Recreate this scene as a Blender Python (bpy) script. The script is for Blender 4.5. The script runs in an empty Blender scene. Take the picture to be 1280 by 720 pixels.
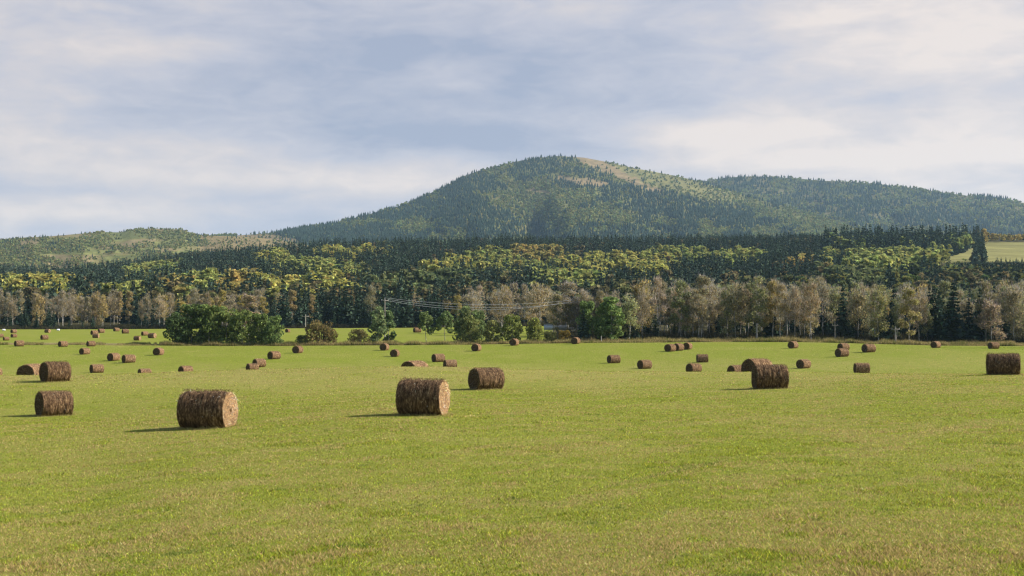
import bpy, math, random
import numpy as np
R = math.radians
random.seed(7)
rng = np.random.default_rng(11)
sc = bpy.context.scene
col = sc.collection

# ------------------------------------------------------------------ camera, light, exposure
EYE = 4.0
F = 1600.0                      # focal length in photo pixels (1280 wide)
HY = 412.0                      # photo row of the horizon
PITCH = math.atan((HY - 360) / F)
cam = bpy.data.cameras.new('camera')
cam.sensor_width = 36.0
cam.lens = 36.0 * F / 1280.0
cam.clip_start = 0.5
cam.clip_end = 60000
camo = bpy.data.objects.new('camera', cam)
camo.location = (0, 0, EYE)
camo.rotation_euler = (R(90) + PITCH, 0, 0)
col.objects.link(camo)
sc.camera = camo

SUN_EL, SUN_AZ = R(34), R(6)   # azimuth measured from +X (right) towards +Y (away)
sun = bpy.data.lights.new('sun', 'SUN')
sun.energy = 5.0
sun.angle = R(0.6)
sun.color = (1.0, 0.94, 0.84)
suno = bpy.data.objects.new('sun', sun)
suno.rotation_euler = (R(90) - SUN_EL, 0, R(90) + SUN_AZ)
suno.location = (60, 20, 60)
col.objects.link(suno)

sc.view_settings.view_transform = 'Standard'
sc.view_settings.look = 'None'
sc.view_settings.gamma = 1
sc.view_settings.use_curve_mapping = False
sc.view_settings.exposure = 0.85
sc.cycles.use_denoising = True
sc.cycles.use_adaptive_sampling = False
sc.cycles.pixel_filter_type = 'BLACKMAN_HARRIS'
sc.cycles.filter_width = 1.25
sc.cycles.sample_clamp_indirect = 4
sc.cycles.max_bounces = 6
sc.cycles.diffuse_bounces = 3
sc.cycles.transmission_bounces = 3
sc.cycles.volume_bounces = 1
sc.cycles.transparent_max_bounces = 8

world = bpy.data.worlds.new('World')
sc.world = world
world.use_nodes = True
wn, wl = world.node_tree.nodes, world.node_tree.links
wn.clear()

def N(nodes, typ, **kw):
    n = nodes.new(typ)
    for k, v in kw.items():
        setattr(n, k, v)
    return n

def setup_world():
    out = N(wn, 'ShaderNodeOutputWorld')
    bg = N(wn, 'ShaderNodeBackground')
    bg.inputs['Strength'].default_value = 0.1
    wl.new(bg.outputs[0], out.inputs[0])
    sky = N(wn, 'ShaderNodeTexSky', sky_type='NISHITA', sun_disc=False)
    sky.sun_elevation = SUN_EL
    sky.sun_rotation = R(90) - SUN_AZ
    sky.air_density = 1.0; sky.dust_density = 1.5
    tc = N(wn, 'ShaderNodeTexCoord')
    sep = N(wn, 'ShaderNodeSeparateXYZ')
    wl.new(tc.outputs['Generated'], sep.inputs[0])

    def math2(op, a, b=None, clamp=False):
        n = N(wn, 'ShaderNodeMath', operation=op, use_clamp=clamp)
        for i, s in enumerate((a, b)):
            if s is None: continue
            if isinstance(s, (int, float)): n.inputs[i].default_value = s
            else: wl.new(s, n.inputs[i])
        return n.outputs[0]

    def noise(scale, loc, stretch, detail=5, rough=0.5, dist=0.0):
        mp = N(wn, 'ShaderNodeMapping')
        mp.inputs['Location'].default_value = loc
        mp.inputs['Rotation'].default_value = (0, R(4), 0)
        mp.inputs['Scale'].default_value = stretch
        wl.new(tc.outputs['Generated'], mp.inputs[0])
        n = N(wn, 'ShaderNodeTexNoise')
        n.inputs['Scale'].default_value = scale
        n.inputs['Detail'].default_value = detail
        n.inputs['Roughness'].default_value = rough
        n.inputs['Distortion'].default_value = dist
        wl.new(mp.outputs[0], n.inputs['Vector'])
        return n.outputs['Fac']

    def bank(px, py, wx, wy, soft):      # a cloud bank lying in one direction of the sky
        mp = N(wn, 'ShaderNodeMapping', vector_type='POINT')
        d = ((px - 640) / F, 1.0, (HY - py) / F)
        L = math.sqrt(sum(k * k for k in d)); d = [k / L for k in d]
        s = (F / wx, 1.0, F / wy)
        mp.inputs['Scale'].default_value = s
        mp.inputs['Location'].default_value = [-d[i] * s[i] for i in range(3)]
        wl.new(tc.outputs['Generated'], mp.inputs[0])
        ln = N(wn, 'ShaderNodeVectorMath', operation='LENGTH')
        wl.new(mp.outputs[0], ln.inputs[0])
        mr = N(wn, 'ShaderNodeMapRange', interpolation_type='SMOOTHSTEP')
        mr.inputs['From Min'].default_value = 1.0 + soft
        mr.inputs['From Max'].default_value = max(0.0, 1.0 - soft)
        wl.new(ln.outputs['Value'], mr.inputs['Value'])
        return mr.outputs[0]

    n1 = noise(2.6, (3.1, 0.4, 1.7), (1, 1, 4.5), 6, 0.5, 0.35)
    n2 = noise(9.0, (0.3, 2.4, 5.7), (1, 1, 4.0), 5, 0.55, 0.5)
    n3 = noise(30.0, (1.3, 0.4, 2.7), (1, 1, 2.6), 4, 0.55, 0.6)
    v = math2('ADD', math2('MULTIPLY', n1, 0.85), math2('MULTIPLY', n2, 0.75))
    v = math2('ADD', v, math2('MULTIPLY', n3, 0.42))
    v = math2('SUBTRACT', v, 0.48)
    for (px, py, wx, wy, soft, a) in (
            (430, 100, 400, 75, 0.7, -0.30), (980, 120, 260, 22, .7, -0.12), (880, 60, 200, 30, .8, -.08), (560, 190, 190, 32, 0.7, -0.26), (250, 205, 260, 14, .8, -0.06),
            (300, 205, 330, 36, 0.7, 0.22), (520, 215, 110, 22, .8, 0.15),
            (100, 48, 150, 20, 0.7, 0.25), (575, 95, 55, 17, 0.6, 0.20), (120, 105, 200, 35, .8, .10),
            (1180, 110, 330, 130, 0.8, 0.25), (930, 158, 110, 26, 0.7, 0.24), (1090, 30, 110, 40, .8, .16),
            (760, 20, 500, 30, .9, 0.02), (80, 262, 140, 14, .9, .14), (1090, 200, 200, 14, .8, .13),
            (1200, 225, 200, 18, .8, -.10), (100, 235, 330, 12, .9, -.12)):
        v = math2('ADD', v, math2('MULTIPLY', bank(px, py, wx, wy, soft), a * 1.25))
    ramp = N(wn, 'ShaderNodeValToRGB')
    e = ramp.color_ramp.elements
    e[0].position = 0.12; e[0].color = (0.345, 0.43, 0.595, 1)
    e[1].position = 0.95; e[1].color = (0.80, 0.79, 0.775, 1)
    m = e.new(0.50); m.color = (0.515, 0.575, 0.695, 1)
    m = e.new(0.74); m.color = (0.65, 0.67, 0.715, 1)
    wl.new(v, ramp.inputs[0])
    cloud = N(wn, 'ShaderNodeMixRGB', blend_type='MULTIPLY')
    cloud.inputs[0].default_value = 1.0
    cloud.inputs[2].default_value = (6.0, 5.35, 5.0, 1)
    wl.new(ramp.outputs[0], cloud.inputs[1])
    mix = N(wn, 'ShaderNodeMixRGB')
    dp = N(wn, 'ShaderNodeVectorMath', operation='DOT_PRODUCT')
    wl.new(tc.outputs['Generated'], dp.inputs[0]); dp.inputs[1].default_value = (0, 0.985, 0.17)
    cv = N(wn, 'ShaderNodeMapRange', interpolation_type='SMOOTHSTEP')     # cloud deck lies over the mountains; opened out of view to weaken fill light
    cv.inputs['From Min'].default_value = 0.60; cv.inputs['From Max'].default_value = 0.90
    cv.inputs['To Min'].default_value = 0.05; cv.inputs['To Max'].default_value = 0.95
    wl.new(dp.outputs['Value'], cv.inputs['Value']); wl.new(cv.outputs[0], mix.inputs[0])
    wl.new(sky.outputs[0], mix.inputs[1])
    wl.new(cloud.outputs[0], mix.inputs[2])
    wl.new(mix.outputs[0], bg.inputs['Color'])
setup_world()

# ------------------------------------------------------------------ helpers
def vnoise(x, y, seed=0):
    x = np.asarray(x, float); y = np.asarray(y, float)
    xi = np.floor(x).astype(np.int64); yi = np.floor(y).astype(np.int64)
    xf = x - xi; yf = y - yi
    xf = xf * xf * (3 - 2 * xf); yf = yf * yf * (3 - 2 * yf)
    def h(a, b):
        n = (a * 374761393 + b * 668265263 + seed * 974711) & 0x7fffffff
        n = ((n ^ (n >> 13)) * 1274126177) & 0x7fffffff
        n = n ^ (n >> 16)
        return (n & 0xffff) / 65535.0
    a = h(xi, yi); b = h(xi + 1, yi); c = h(xi, yi + 1); d = h(xi + 1, yi + 1)
    return (a * (1 - xf) + b * xf) * (1 - yf) + (c * (1 - xf) + d * xf) * yf

def fbm(x, y, seed=0, octs=4, g=0.5):
    s = 0; a = 1; t = 0
    for k in range(octs):
        s = s + a * vnoise(np.asarray(x) * 2 ** k + k * 17.3, np.asarray(y) * 2 ** k + k * 9.1, seed + k)
        t += a; a *= g
    return s / t

def mesh_np(name, V, Fc, tint=None, smooth=False, mats=(), fmat=None):
    """V (n,3); Fc (m,3) or (m,4), or a list of such arrays"""
    me = bpy.data.meshes.new(name)
    fl = Fc if isinstance(Fc, list) else [Fc]
    fl = [f for f in fl if len(f)]
    V = np.ascontiguousarray(V, np.float32)
    me.vertices.add(len(V)); me.vertices.foreach_set('co', V.ravel())
    loops = np.concatenate([f.ravel() for f in fl]).astype(np.int32)
    tot = np.concatenate([np.full(len(f), f.shape[1], np.int32) for f in fl])
    start = np.concatenate([[0], np.cumsum(tot)[:-1]]).astype(np.int32)
    me.loops.add(len(loops)); me.loops.foreach_set('vertex_index', loops)
    me.polygons.add(len(tot))
    me.polygons.foreach_set('loop_start', start)
    if smooth:
        me.polygons.foreach_set('use_smooth', np.ones(len(tot), bool))
    for m in mats: me.materials.append(m)
    if fmat is not None:
        me.polygons.foreach_set('material_index', np.asarray(fmat, np.int32))
    if tint is not None:
        at = me.attributes.new('tint', 'FLOAT_COLOR', 'POINT')
        T = np.ones((len(V), 4), np.float32); T[:, :3] = tint
        at.data.foreach_set('color', T.ravel())
    me.update(calc_edges=True)
    return me

def add(name, me, parent=None, loc=(0, 0, 0)):
    o = bpy.data.objects.new(name, me)
    o.location = loc
    col.objects.link(o)
    if parent: o.parent = parent
    return o

def tag(o, label=None, cat=None, group=None, kind=None):
    if label: o['label'] = label
    if cat: o['category'] = cat
    if group: o['group'] = group
    if kind: o['kind'] = kind
    return o

def empty(name, loc, rz=0.0):
    o = bpy.data.objects.new(name, None)
    o.location = loc; o.rotation_euler = (0, 0, rz); o.empty_display_size = 0.3
    col.objects.link(o)
    return o

def zr(py):                       # height per metre of distance seen at photo row py
    return np.tan(PITCH + np.arctan((360.0 - np.asarray(py, float)) / F))

def row_of(Y, z):                 # photo row of a point
    return HY - F * (z - EYE) / Y

# ------------------------------------------------------------------ terrain
PXK = np.array([-300, 70, 260, 520, 780, 960, 1250, 1600], float)
near = {   # metres below the eye
    5:   [4.10, 4.10, 3.95, 3.8, 3.7, 3.6, 3.4, 3.4],
    20:  [4.10, 4.05, 3.90, 3.75, 3.60, 3.50, 3.40, 3.40],
    35:  [4.25, 4.20, 3.85, 3.60, 3.50, 3.40, 3.25, 3.2],
    50:  [4.15, 4.05, 3.82, 3.42, 3.50, 3.45, 3.12, 3.0],
    66:  [4.40, 4.47, 3.95, 3.65, 3.60, 3.48, 3.00, 2.9],
    80:  [3.70, 3.72, 3.80, 3.78, 3.65, 3.46, 2.95, 2.8],
    88:  [3.35, 3.40, 3.35, 3.20, 3.35, 3.30, 3.05, 3.0],
    95:  [3.32, 3.36, 3.05, 2.73, 3.10, 3.14, 3.32, 3.3],
    103: [4.30, 4.35, 3.95, 3.95, 3.90, 3.90, 3.90, 3.9],
    130: [5.30, 5.30, 5.10, 4.95, 4.95, 4.90, 4.75, 4.7],
    180: [7.00, 7.00, 6.95, 6.35, 6.50, 6.05, 5.85, 5.8],
    205: [6.95, 6.95, 6.85, 6.00, 6.05, 5.60, 5.30, 5.3],
    225: [5.90, 5.85, 5.60, 5.70, 5.50, 5.00, 4.30, 4.3],
    245: [5.05, 5.00, 4.70, 5.00, 4.60, 4.15, 3.75, 3.8],
    262: [4.25, 4.30, 4.25, 4.20, 3.90, 3.60, 3.75, 3.8],
    285: [3.40, 3.45, 3.75, 3.55, 2.95, 2.75, 3.90, 4.0],
    296: [3.10, 3.15, 3.55, 3.30, 2.45, 2.35, 3.30, 3.4],
    315: [2.55, 2.55, 2.70, 2.60, 2.05, 1.90, 2.70, 2.7],
    380: [1.10, 1.10, 1.00, 0.90, 0.60, 0.40, 1.20, 1.2],
}
far = {    # photo rows
    470:  [412, 412, 411, 410, 407, 407, 410, 412],
    550:  [402, 402, 401, 400, 398, 395, 393, 393],
    650:  [388, 388, 385, 382, 380, 376, 368, 368],
    780:  [376, 376, 369, 362, 362, 356, 345, 345],
    920:  [368, 366, 355, 345, 345, 338, 327, 327],
    1080: [358, 356, 340, 328, 328, 322, 316, 314],
    1250: [352, 350, 328, 314, 313, 308, 306, 304],
    1400: [350, 348, 322, 308, 306, 303, 303, 303],
}
YK = []; ZK = []
for y, r in near.items(): YK.append(y); ZK.append([-v for v in r])
for y, r in far.items(): YK.append(y); ZK.append(list(zr(r) * y))
last = np.array(ZK[-1])
for y, d in ((1700, -14), (2200, -55), (3500, -60), (20000, -60)):
    YK.append(y); ZK.append(list(np.maximum(last + d, 0)))
YK = np.array(YK, float); ZK = np.array(ZK)
LY = np.linspace(math.log(5), math.log(20000), 1400)
PXF = np.linspace(-300, 1600, 191)
def pchip(x, y, xs):
    h = np.diff(x); d = np.diff(y, axis=0) / h[:, None]
    m = np.zeros_like(y)
    w1 = (2 * h[1:] + h[:-1])[:, None]; w2 = (h[1:] + 2 * h[:-1])[:, None]
    same = d[:-1] * d[1:] > 0
    with np.errstate(divide='ignore', invalid='ignore'):
        hm = (w1 + w2) / (w1 / d[:-1] + w2 / d[1:])
    m[1:-1] = np.where(same, hm, 0); m[0] = d[0]; m[-1] = d[-1]
    i = np.clip(np.searchsorted(x, xs) - 1, 0, len(x) - 2)
    t = ((xs - x[i]) / h[i])[:, None]; H = h[i][:, None]
    return (2*t**3-3*t**2+1)*y[i] + (t**3-2*t**2+t)*H*m[i] + (-2*t**3+3*t**2)*y[i+1] + (t**3-t**2)*H*m[i+1]
tabY = pchip(YK, ZK, np.exp(LY))                 # 1400 x 8
tab = pchip(PXK, tabY.T.copy(), PXF).T.copy()    # 1400 x 191
for _ in range(3):
    tab[1:-1] = 0.25 * tab[:-2] + 0.5 * tab[1:-1] + 0.25 * tab[2:]
    tab[:, 1:-1] = 0.25 * tab[:, :-2] + 0.5 * tab[:, 1:-1] + 0.25 * tab[:, 2:]

def ground(X, Y):
    X = np.asarray(X, float); Y = np.asarray(Y, float)
    Ye = np.maximum(np.maximum(Y, np.abs(X) / 0.6), 5.0)
    px = np.clip(640 + F * X / Ye, -300, 1600)
    a = (np.log(Ye) - LY[0]) / (LY[1] - LY[0]); a = np.clip(a, 0, len(LY) - 1.001)
    b = (px + 300) / 10.0; b = np.clip(b, 0, len(PXF) - 1.001)
    i = a.astype(int); j = b.astype(int); fa = a - i; fb = b - j
    z = (tab[i, j]*(1-fa)*(1-fb) + tab[i+1, j]*fa*(1-fb) + tab[i, j+1]*(1-fa)*fb + tab[i+1, j+1]*fa*fb)
    amp = np.where(Y < 120, 0.05, 0.10) + np.clip((Ye - 500) / 400, 0, 6)
    z = z + amp * (fbm(X / 9.0, Y / 9.0, 3, 3) - 0.5) * np.where(Ye > 500, 0.2, 1)
    z = z + np.clip((Ye - 480) / 300, 0, 1) * 5.0 * (fbm(X / 90.0, Y / 90.0, 5, 3) - 0.5)
    return EYE + z

def P(px, Y):
    X = (px - 640) / F * Y
    return X, Y, float(ground(X, Y))

# ------------------------------------------------------------------ materials
def mat(name):
    m = bpy.data.materials.new(name); m.use_nodes = True
    nt = m.node_tree; nt.nodes.clear()
    return m, nt.nodes, nt.links

def nz(n, l, vec, scale, detail=4, rough=0.55, stretch=None, loc=None, dist=0):
    if stretch or loc:
        mp = N(n, 'ShaderNodeMapping')
        if stretch: mp.inputs['Scale'].default_value = stretch
        if loc: mp.inputs['Location'].default_value = loc
        l.new(vec, mp.inputs[0]); vec = mp.outputs[0]
    t = N(n, 'ShaderNodeTexNoise')
    t.inputs['Scale'].default_value = scale; t.inputs['Detail'].default_value = detail
    t.inputs['Roughness'].default_value = rough; t.inputs['Distortion'].default_value = dist
    l.new(vec, t.inputs['Vector'])
    return t.outputs['Fac']

def rampn(n, l, fac, stops):
    r = N(n, 'ShaderNodeValToRGB'); e = r.color_ramp.elements
    while len(e) > 1: e.remove(e[-1])
    e[0].position = stops[0][0]; e[0].color = (*stops[0][1], 1)
    for p, c in stops[1:]:
        k = e.new(p); k.color = (*c, 1)
    l.new(fac, r.inputs[0])
    return r.outputs[0]

def mixc(n, l, fac, a, b, mode='MIX'):
    m = N(n, 'ShaderNodeMixRGB', blend_type=mode)
    for i, s in enumerate((fac, a, b)):
        if isinstance(s, (int, float)): m.inputs[i].default_value = s
        elif isinstance(s, tuple): m.inputs[i].default_value = (*s, 1)
        else: l.new(s, m.inputs[i])
    return m.outputs[0]

def foliage_mat(name, trans=0.3, objcol=True):
    m, n, l = mat(name)
    out = N(n, 'ShaderNodeOutputMaterial')
    at = N(n, 'ShaderNodeAttribute', attribute_name='tint')
    c = at.outputs['Color']
    if objcol:
        oi = N(n, 'ShaderNodeObjectInfo')
        c = mixc(n, l, 1.0, c, oi.outputs['Color'], 'MULTIPLY')
    d = N(n, 'ShaderNodeBsdfDiffuse'); t = N(n, 'ShaderNodeBsdfTranslucent')
    l.new(c, d.inputs['Color']); l.new(c, t.inputs['Color'])
    mx = N(n, 'ShaderNodeMixShader'); mx.inputs[0].default_value = trans
    l.new(d.outputs[0], mx.inputs[1]); l.new(t.outputs[0], mx.inputs[2])
    l.new(mx.outputs[0], out.inputs[0])
    return m
M_leaf = foliage_mat('broad_leaves', 0.38)
M_needle = foliage_mat('spruce_needles', 0.12)
M_grass = foliage_mat('grass_blades', 0.40)

def bark_mat(name, a, b, scale):
    m, n, l = mat(name)
    out = N(n, 'ShaderNodeOutputMaterial'); p = N(n, 'ShaderNodeBsdfPrincipled')
    p.inputs['Roughness'].default_value = 0.9
    tc = N(n, 'ShaderNodeTexCoord')
    f = nz(n, l, tc.outputs['Object'], scale, 3, 0.6, (1, 1, 0.6))
    l.new(rampn(n, l, f, [(0.38, a), (0.6, b)]), p.inputs['Base Color'])
    l.new(p.outputs[0], out.inputs[0])
    return m
M_birch = bark_mat('pale_bark', (0.12, 0.11, 0.09), (0.44, 0.41, 0.36), 30)
M_bark = bark_mat('dark_bark', (0.03, 0.024, 0.018), (0.10, 0.08, 0.06), 25)

def ground_mat():
    m, n, l = mat('ground_cover')
    out = N(n, 'ShaderNodeOutputMaterial'); p = N(n, 'ShaderNodeBsdfPrincipled')
    p.inputs['Roughness'].default_value = 1.0
    p.inputs['Specular IOR Level'].default_value = 0.05
    geo = N(n, 'ShaderNodeNewGeometry'); pos = geo.outputs['Position']
    at = N(n, 'ShaderNodeAttribute', attribute_name='tint')
    zn = N(n, 'ShaderNodeAttribute', attribute_name='zone')
    # mown field: lime regrowth, straw stubble, darker clover
    patch = nz(n, l, pos, 0.12, 6, 0.65, (1.0, 0.6, 1), None, 0.4)
    small = nz(n, l, pos, 0.55, 5, 0.65, (0.6, 1.4, 1))
    fine = nz(n, l, pos, 4.5, 4, 0.75, (1, 0.6, 1))
    grain = nz(n, l, pos, 26.0, 3, 0.8, (1, 0.45, 1))
    g = rampn(n, l, fine, [(0.25, (0.085, 0.115, 0.014)), (0.48, (0.150, 0.176, 0.021)), (0.75, (0.225, 0.238, 0.034))])
    s = rampn(n, l, grain, [(0.3, (0.14, 0.12, 0.035)), (0.6, (0.31, 0.26, 0.095)), (0.85, (0.42, 0.35, 0.17))])
    a1 = N(n, 'ShaderNodeMath', operation='ADD'); l.new(patch, a1.inputs[0]); l.new(small, a1.inputs[1])
    a2 = N(n, 'ShaderNodeMath', operation='MULTIPLY_ADD'); l.new(grain, a2.inputs[0]); a2.inputs[1].default_value = 0.8; l.new(a1.outputs[0], a2.inputs[2])
    stub = N(n, 'ShaderNodeSeparateColor'); l.new(zn.outputs['Color'], stub.inputs[0])
    a3 = N(n, 'ShaderNodeMath', operation='MULTIPLY_ADD'); l.new(stub.outputs[1], a3.inputs[0]); a3.inputs[1].default_value = 0.35; l.new(a2.outputs[0], a3.inputs[2])
    mr = N(n, 'ShaderNodeMapRange'); mr.inputs['From Min'].default_value = 1.36; mr.inputs['From Max'].default_value = 1.95
    mr.inputs['To Max'].default_value = 0.72
    l.new(a3.outputs[0], mr.inputs['Value'])
    field = mixc(n, l, mr.outputs[0], g, s)
    # wild ground takes the colour of its zone
    w = nz(n, l, pos, 0.02, 8, 0.75)
    wv = rampn(n, l, w, [(0.3, (0.6, 0.6, 0.6)), (0.7, (1.35, 1.35, 1.35))])
    wild = mixc(n, l, 1.0, at.outputs['Color'], wv, 'MULTIPLY')
    c = mixc(n, l, stub.outputs[0], field, wild)
    l.new(c, p.inputs['Base Color'])
    bsum = N(n, 'ShaderNodeMath', operation='ADD'); l.new(fine, bsum.inputs[0]); l.new(grain, bsum.inputs[1])
    b = N(n, 'ShaderNodeBump'); b.inputs['Strength'].default_value = 0.5; b.inputs['Distance'].default_value = 0.08
    l.new(bsum.outputs[0], b.inputs['Height']); l.new(b.outputs[0], p.inputs['Normal'])
    l.new(p.outputs[0], out.inputs[0])
    return m
M_ground = ground_mat()

def wild_mat(name):
    m, n, l = mat(name)
    out = N(n, 'ShaderNodeOutputMaterial'); d = N(n, 'ShaderNodeBsdfDiffuse')
    at = N(n, 'ShaderNodeAttribute', attribute_name='tint')
    geo = N(n, 'ShaderNodeNewGeometry')
    w = nz(n, l, geo.outputs['Position'], 0.02, 8, 0.8)
    wv = rampn(n, l, w, [(0.32, (0.55, 0.6, 0.6)), (0.68, (1.4, 1.35, 1.3))])
    l.new(mixc(n, l, 1.0, at.outputs['Color'], wv, 'MULTIPLY'), d.inputs['Color'])
    b = N(n, 'ShaderNodeBump'); b.inputs['Strength'].default_value = 0.6; b.inputs['Distance'].default_value = 6
    l.new(w, b.inputs['Height']); l.new(b.outputs[0], d.inputs['Normal'])
    l.new(d.outputs[0], out.inputs[0])
    return m
M_wild = wild_mat('scrub_and_soil')

# ------------------------------------------------------------------ ground sheet
def edge_Y(px):        # where the mown field ends
    return np.interp(px, [-300, 0, 160, 200, 560, 640, 800, 960, 1100, 1250, 1600],
                     [286, 286, 287, 289, 288, 287, 286, 285, 286, 289, 290])

def build_ground():
    th_front = np.arctan((np.linspace(-300, 1600, 330) - 640) / F)
    th = np.concatenate([np.linspace(-math.pi, th_front[0], 60)[:-1], th_front, np.linspace(th_front[-1], math.pi, 60)[1:]])
    r = np.concatenate([[1.0], np.exp(np.linspace(math.log(3), math.log(75), 90)), np.linspace(76, 110, 45),
                        np.linspace(111, 330, 130), np.exp(np.linspace(math.log(333), math.log(1500), 190)),
                        np.exp(np.linspace(math.log(1520), math.log(16000), 45))])
    T, Rr = np.meshgrid(th, r)
    front = np.abs(T) < math.atan(0.62)
    Y = np.where(front, Rr, Rr * np.cos(T)); X = np.where(front, Rr * np.tan(T), Rr * np.sin(T))
    # keep the rows continuous where the front fan meets the rest
    k = 1 / math.cos(math.atan(0.62))
    X = np.where(front, X, X * k); Y = np.where(front, Y, Y * k)
    Z = ground(X, Y)
    nr, ncl = X.shape
    V = np.stack([X, Y, Z], -1).reshape(-1, 3)
    V = np.vstack([V, [[0, 0, float(ground(0, 0))]]])
    i = np.arange(nr - 1)[:, None]; j = np.arange(ncl - 1)[None, :]
    q = np.stack([i*ncl+j, i*ncl+j+1, (i+1)*ncl+j+1, (i+1)*ncl+j], -1).reshape(-1, 4)[:, ::-1]
    c = len(V) - 1
    t = np.stack([np.full(ncl - 1, c), np.arange(ncl - 1), np.arange(ncl - 1) + 1], -1)[:, ::-1]
    X, Y = V[:, 0], V[:, 1]
    Ye = np.maximum(np.maximum(Y, np.abs(X) / 0.6), 5)
    px = 640 + F * X / Ye
    eY = edge_Y(np.clip(px, -300, 1600)) + 2 * (vnoise(px / 9.0, Ye * 0 + 1, 4) - .5)
    zone = np.zeros((len(V), 4), np.float32); zone[:, 3] = 1
    beyond = np.clip((Ye - eY) / 1.0, 0, 1)
    pasture = (Ye > 299) & (Ye < 474) & (px < 690)          # the further mown field on the left
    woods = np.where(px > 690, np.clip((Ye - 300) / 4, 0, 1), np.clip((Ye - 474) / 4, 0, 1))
    zone[:, 0] = np.where(pasture, 0.0, beyond)
    # straw-coloured stubble bands
    band = np.exp(-((Ye - 92) / 12) ** 2) * 0.75 + np.exp(-((Ye - 200) / 16) ** 2) * .35 + np.exp(-((Ye - 24) / 8) ** 2) * 0.35 - 0.55 * np.clip((Ye - 215) / 30, 0, 1)
    zone[:, 1] = np.clip(band + 0.25, 0, 1)
    tint = np.empty((len(V), 3), np.float32)
    tint[:] = (0.20, 0.17, 0.075)
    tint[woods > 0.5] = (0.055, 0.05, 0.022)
    pyv = row_of(Ye, V[:, 2])
    meadow = (px > 1180 + (324 - pyv) * 2.6) & (Ye > 915) & (Ye < 1305)
    tint[meadow] = (0.175, 0.165, 0.058)
    me = mesh_np('ground', V, [q, t], tint, True, [M_ground])
    at = me.attributes.new('zone', 'FLOAT_COLOR', 'POINT'); at.data.foreach_set('color', zone.ravel())
    tag(add('ground', me), kind='structure')
build_ground()

# ------------------------------------------------------------------ mountains
class Sheet:
    def __init__(s, sky, ysky, base, ybase, relief, seed, px0, px1):
        s.sky, s.ysky, s.base, s.ybase, s.relief, s.seed, s.px0, s.px1 = sky, ysky, base, ybase, relief, seed, px0, px1
    def pt(s, px, v):
        px = np.asarray(px, float); v = np.asarray(v, float)
        py1 = np.interp(px, *zip(*s.sky)); Y1 = np.interp(px, *zip(*s.ysky))
        vv = np.clip(v, 0, 1)
        py = s.base + (py1 - s.base) * vv
        rel = (1 - np.abs(2 * fbm(px / 75.0, vv * 1.3 + px / 260., s.seed, 4, 0.5) - 1) * 2)
        Y = s.ybase + (Y1 - s.ybase) * (0.35 * vv + 0.65 * vv ** 1.6) - s.relief * rel * np.sin(np.pi * np.clip(vv, 0, .93) / .93 * .98 + .03) 
        z = EYE + zr(py) * Y
        back = np.clip(v - 1, 0, 1)
        z = z * (1 - back); Y = Y + back * (Y1 - s.ybase) * 1.2
        X = (px - 640) / F * Y
        return X, Y, z, py

def build_sheet(name, s, tintf, label=None):
    pxs = np.linspace(s.px0, s.px1, int((s.px1 - s.px0) / 4)); vs = np.concatenate([np.linspace(0, 1, 60), np.linspace(1.02, 2, 14)])
    A, B = np.meshgrid(pxs, vs)
    X, Y, Z, py = s.pt(A, B)
    V = np.stack([X, Y, Z], -1).reshape(-1, 3)
    nr, nc = A.shape
    i = np.arange(nr - 1)[:, None]; j = np.arange(nc - 1)[None, :]
    q = np.stack([i*nc+j, i*nc+j+1, (i+1)*nc+j+1, (i+1)*nc+j], -1).reshape(-1, 4)
    tint = tintf(A.ravel(), py.ravel())
    me = mesh_np(name, V, q, tint, True, [M_wild])
    tag(add(name, me), kind='structure')

sky_main = [(120, 300), (240, 297), (270, 295), (300, 294), (340, 291), (380, 284.5), (420, 278), (460, 268), (500, 257), (530, 245), (560, 231), (580, 220),
            (600, 213), (620, 208.5), (640, 203), (670, 197.5), (700, 195), (730, 197), (760, 202.5), (790, 209.5), (820, 215), (850, 221), (878, 227),
            (905, 236), (930, 244), (960, 252), (1000, 263), (1040, 276), (1070, 286), (1110, 296), (1180, 310)]
S_main = Sheet(sky_main, [(120, 3700), (400, 4000), (640, 4500), (760, 4550), (880, 4400), (1000, 3900), (1180, 3400)], 345, 2700, 250, 21, 120, 1180)
sky_right = [(700, 245), (820, 232), (850, 229), (880, 227), (900, 223), (930, 220.5), (960, 221), (1000, 223), (1020, 225.5), (1060, 227), (1100, 230),
             (1140, 235), (1180, 240.5), (1210, 244.5), (1240, 245.5), (1262, 248.5), (1280, 254), (1340, 268), (1450, 272), (1700, 285)]
S_right = Sheet(sky_right, [(700, 5600), (1000, 5400), (1300, 4800), (1700, 4700)], 335, 3700, 240, 31, 700, 1700)
sky_left = [(-420, 296), (-200, 306), (-60, 303), (0, 300), (25, 297), (60, 295.5), (100, 292), (125, 290), (150, 290.5), (162, 287), (187, 285.5), (225, 287), (237, 290.5),
            (250, 294), (320, 297), (360, 303), (420, 312), (520, 330)]
S_left = Sheet(sky_left, [(-420, 3000), (60, 2700), (200, 3000), (520, 2500)], 362, 1900, 150, 41, -420, 520)

def inell(px, py, cx, cy, rx, ry, rot=0.0):
    a = R(rot); dx, dy = px - cx, py - cy
    u = dx * math.cos(a) + dy * math.sin(a); v = -dx * math.sin(a) + dy * math.cos(a)
    return (u / rx) ** 2 + (v / ry) ** 2
def soft(px, py, *e):
    return np.exp(-np.maximum(inell(px, py, *e), 0) ** 1.5)

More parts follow.
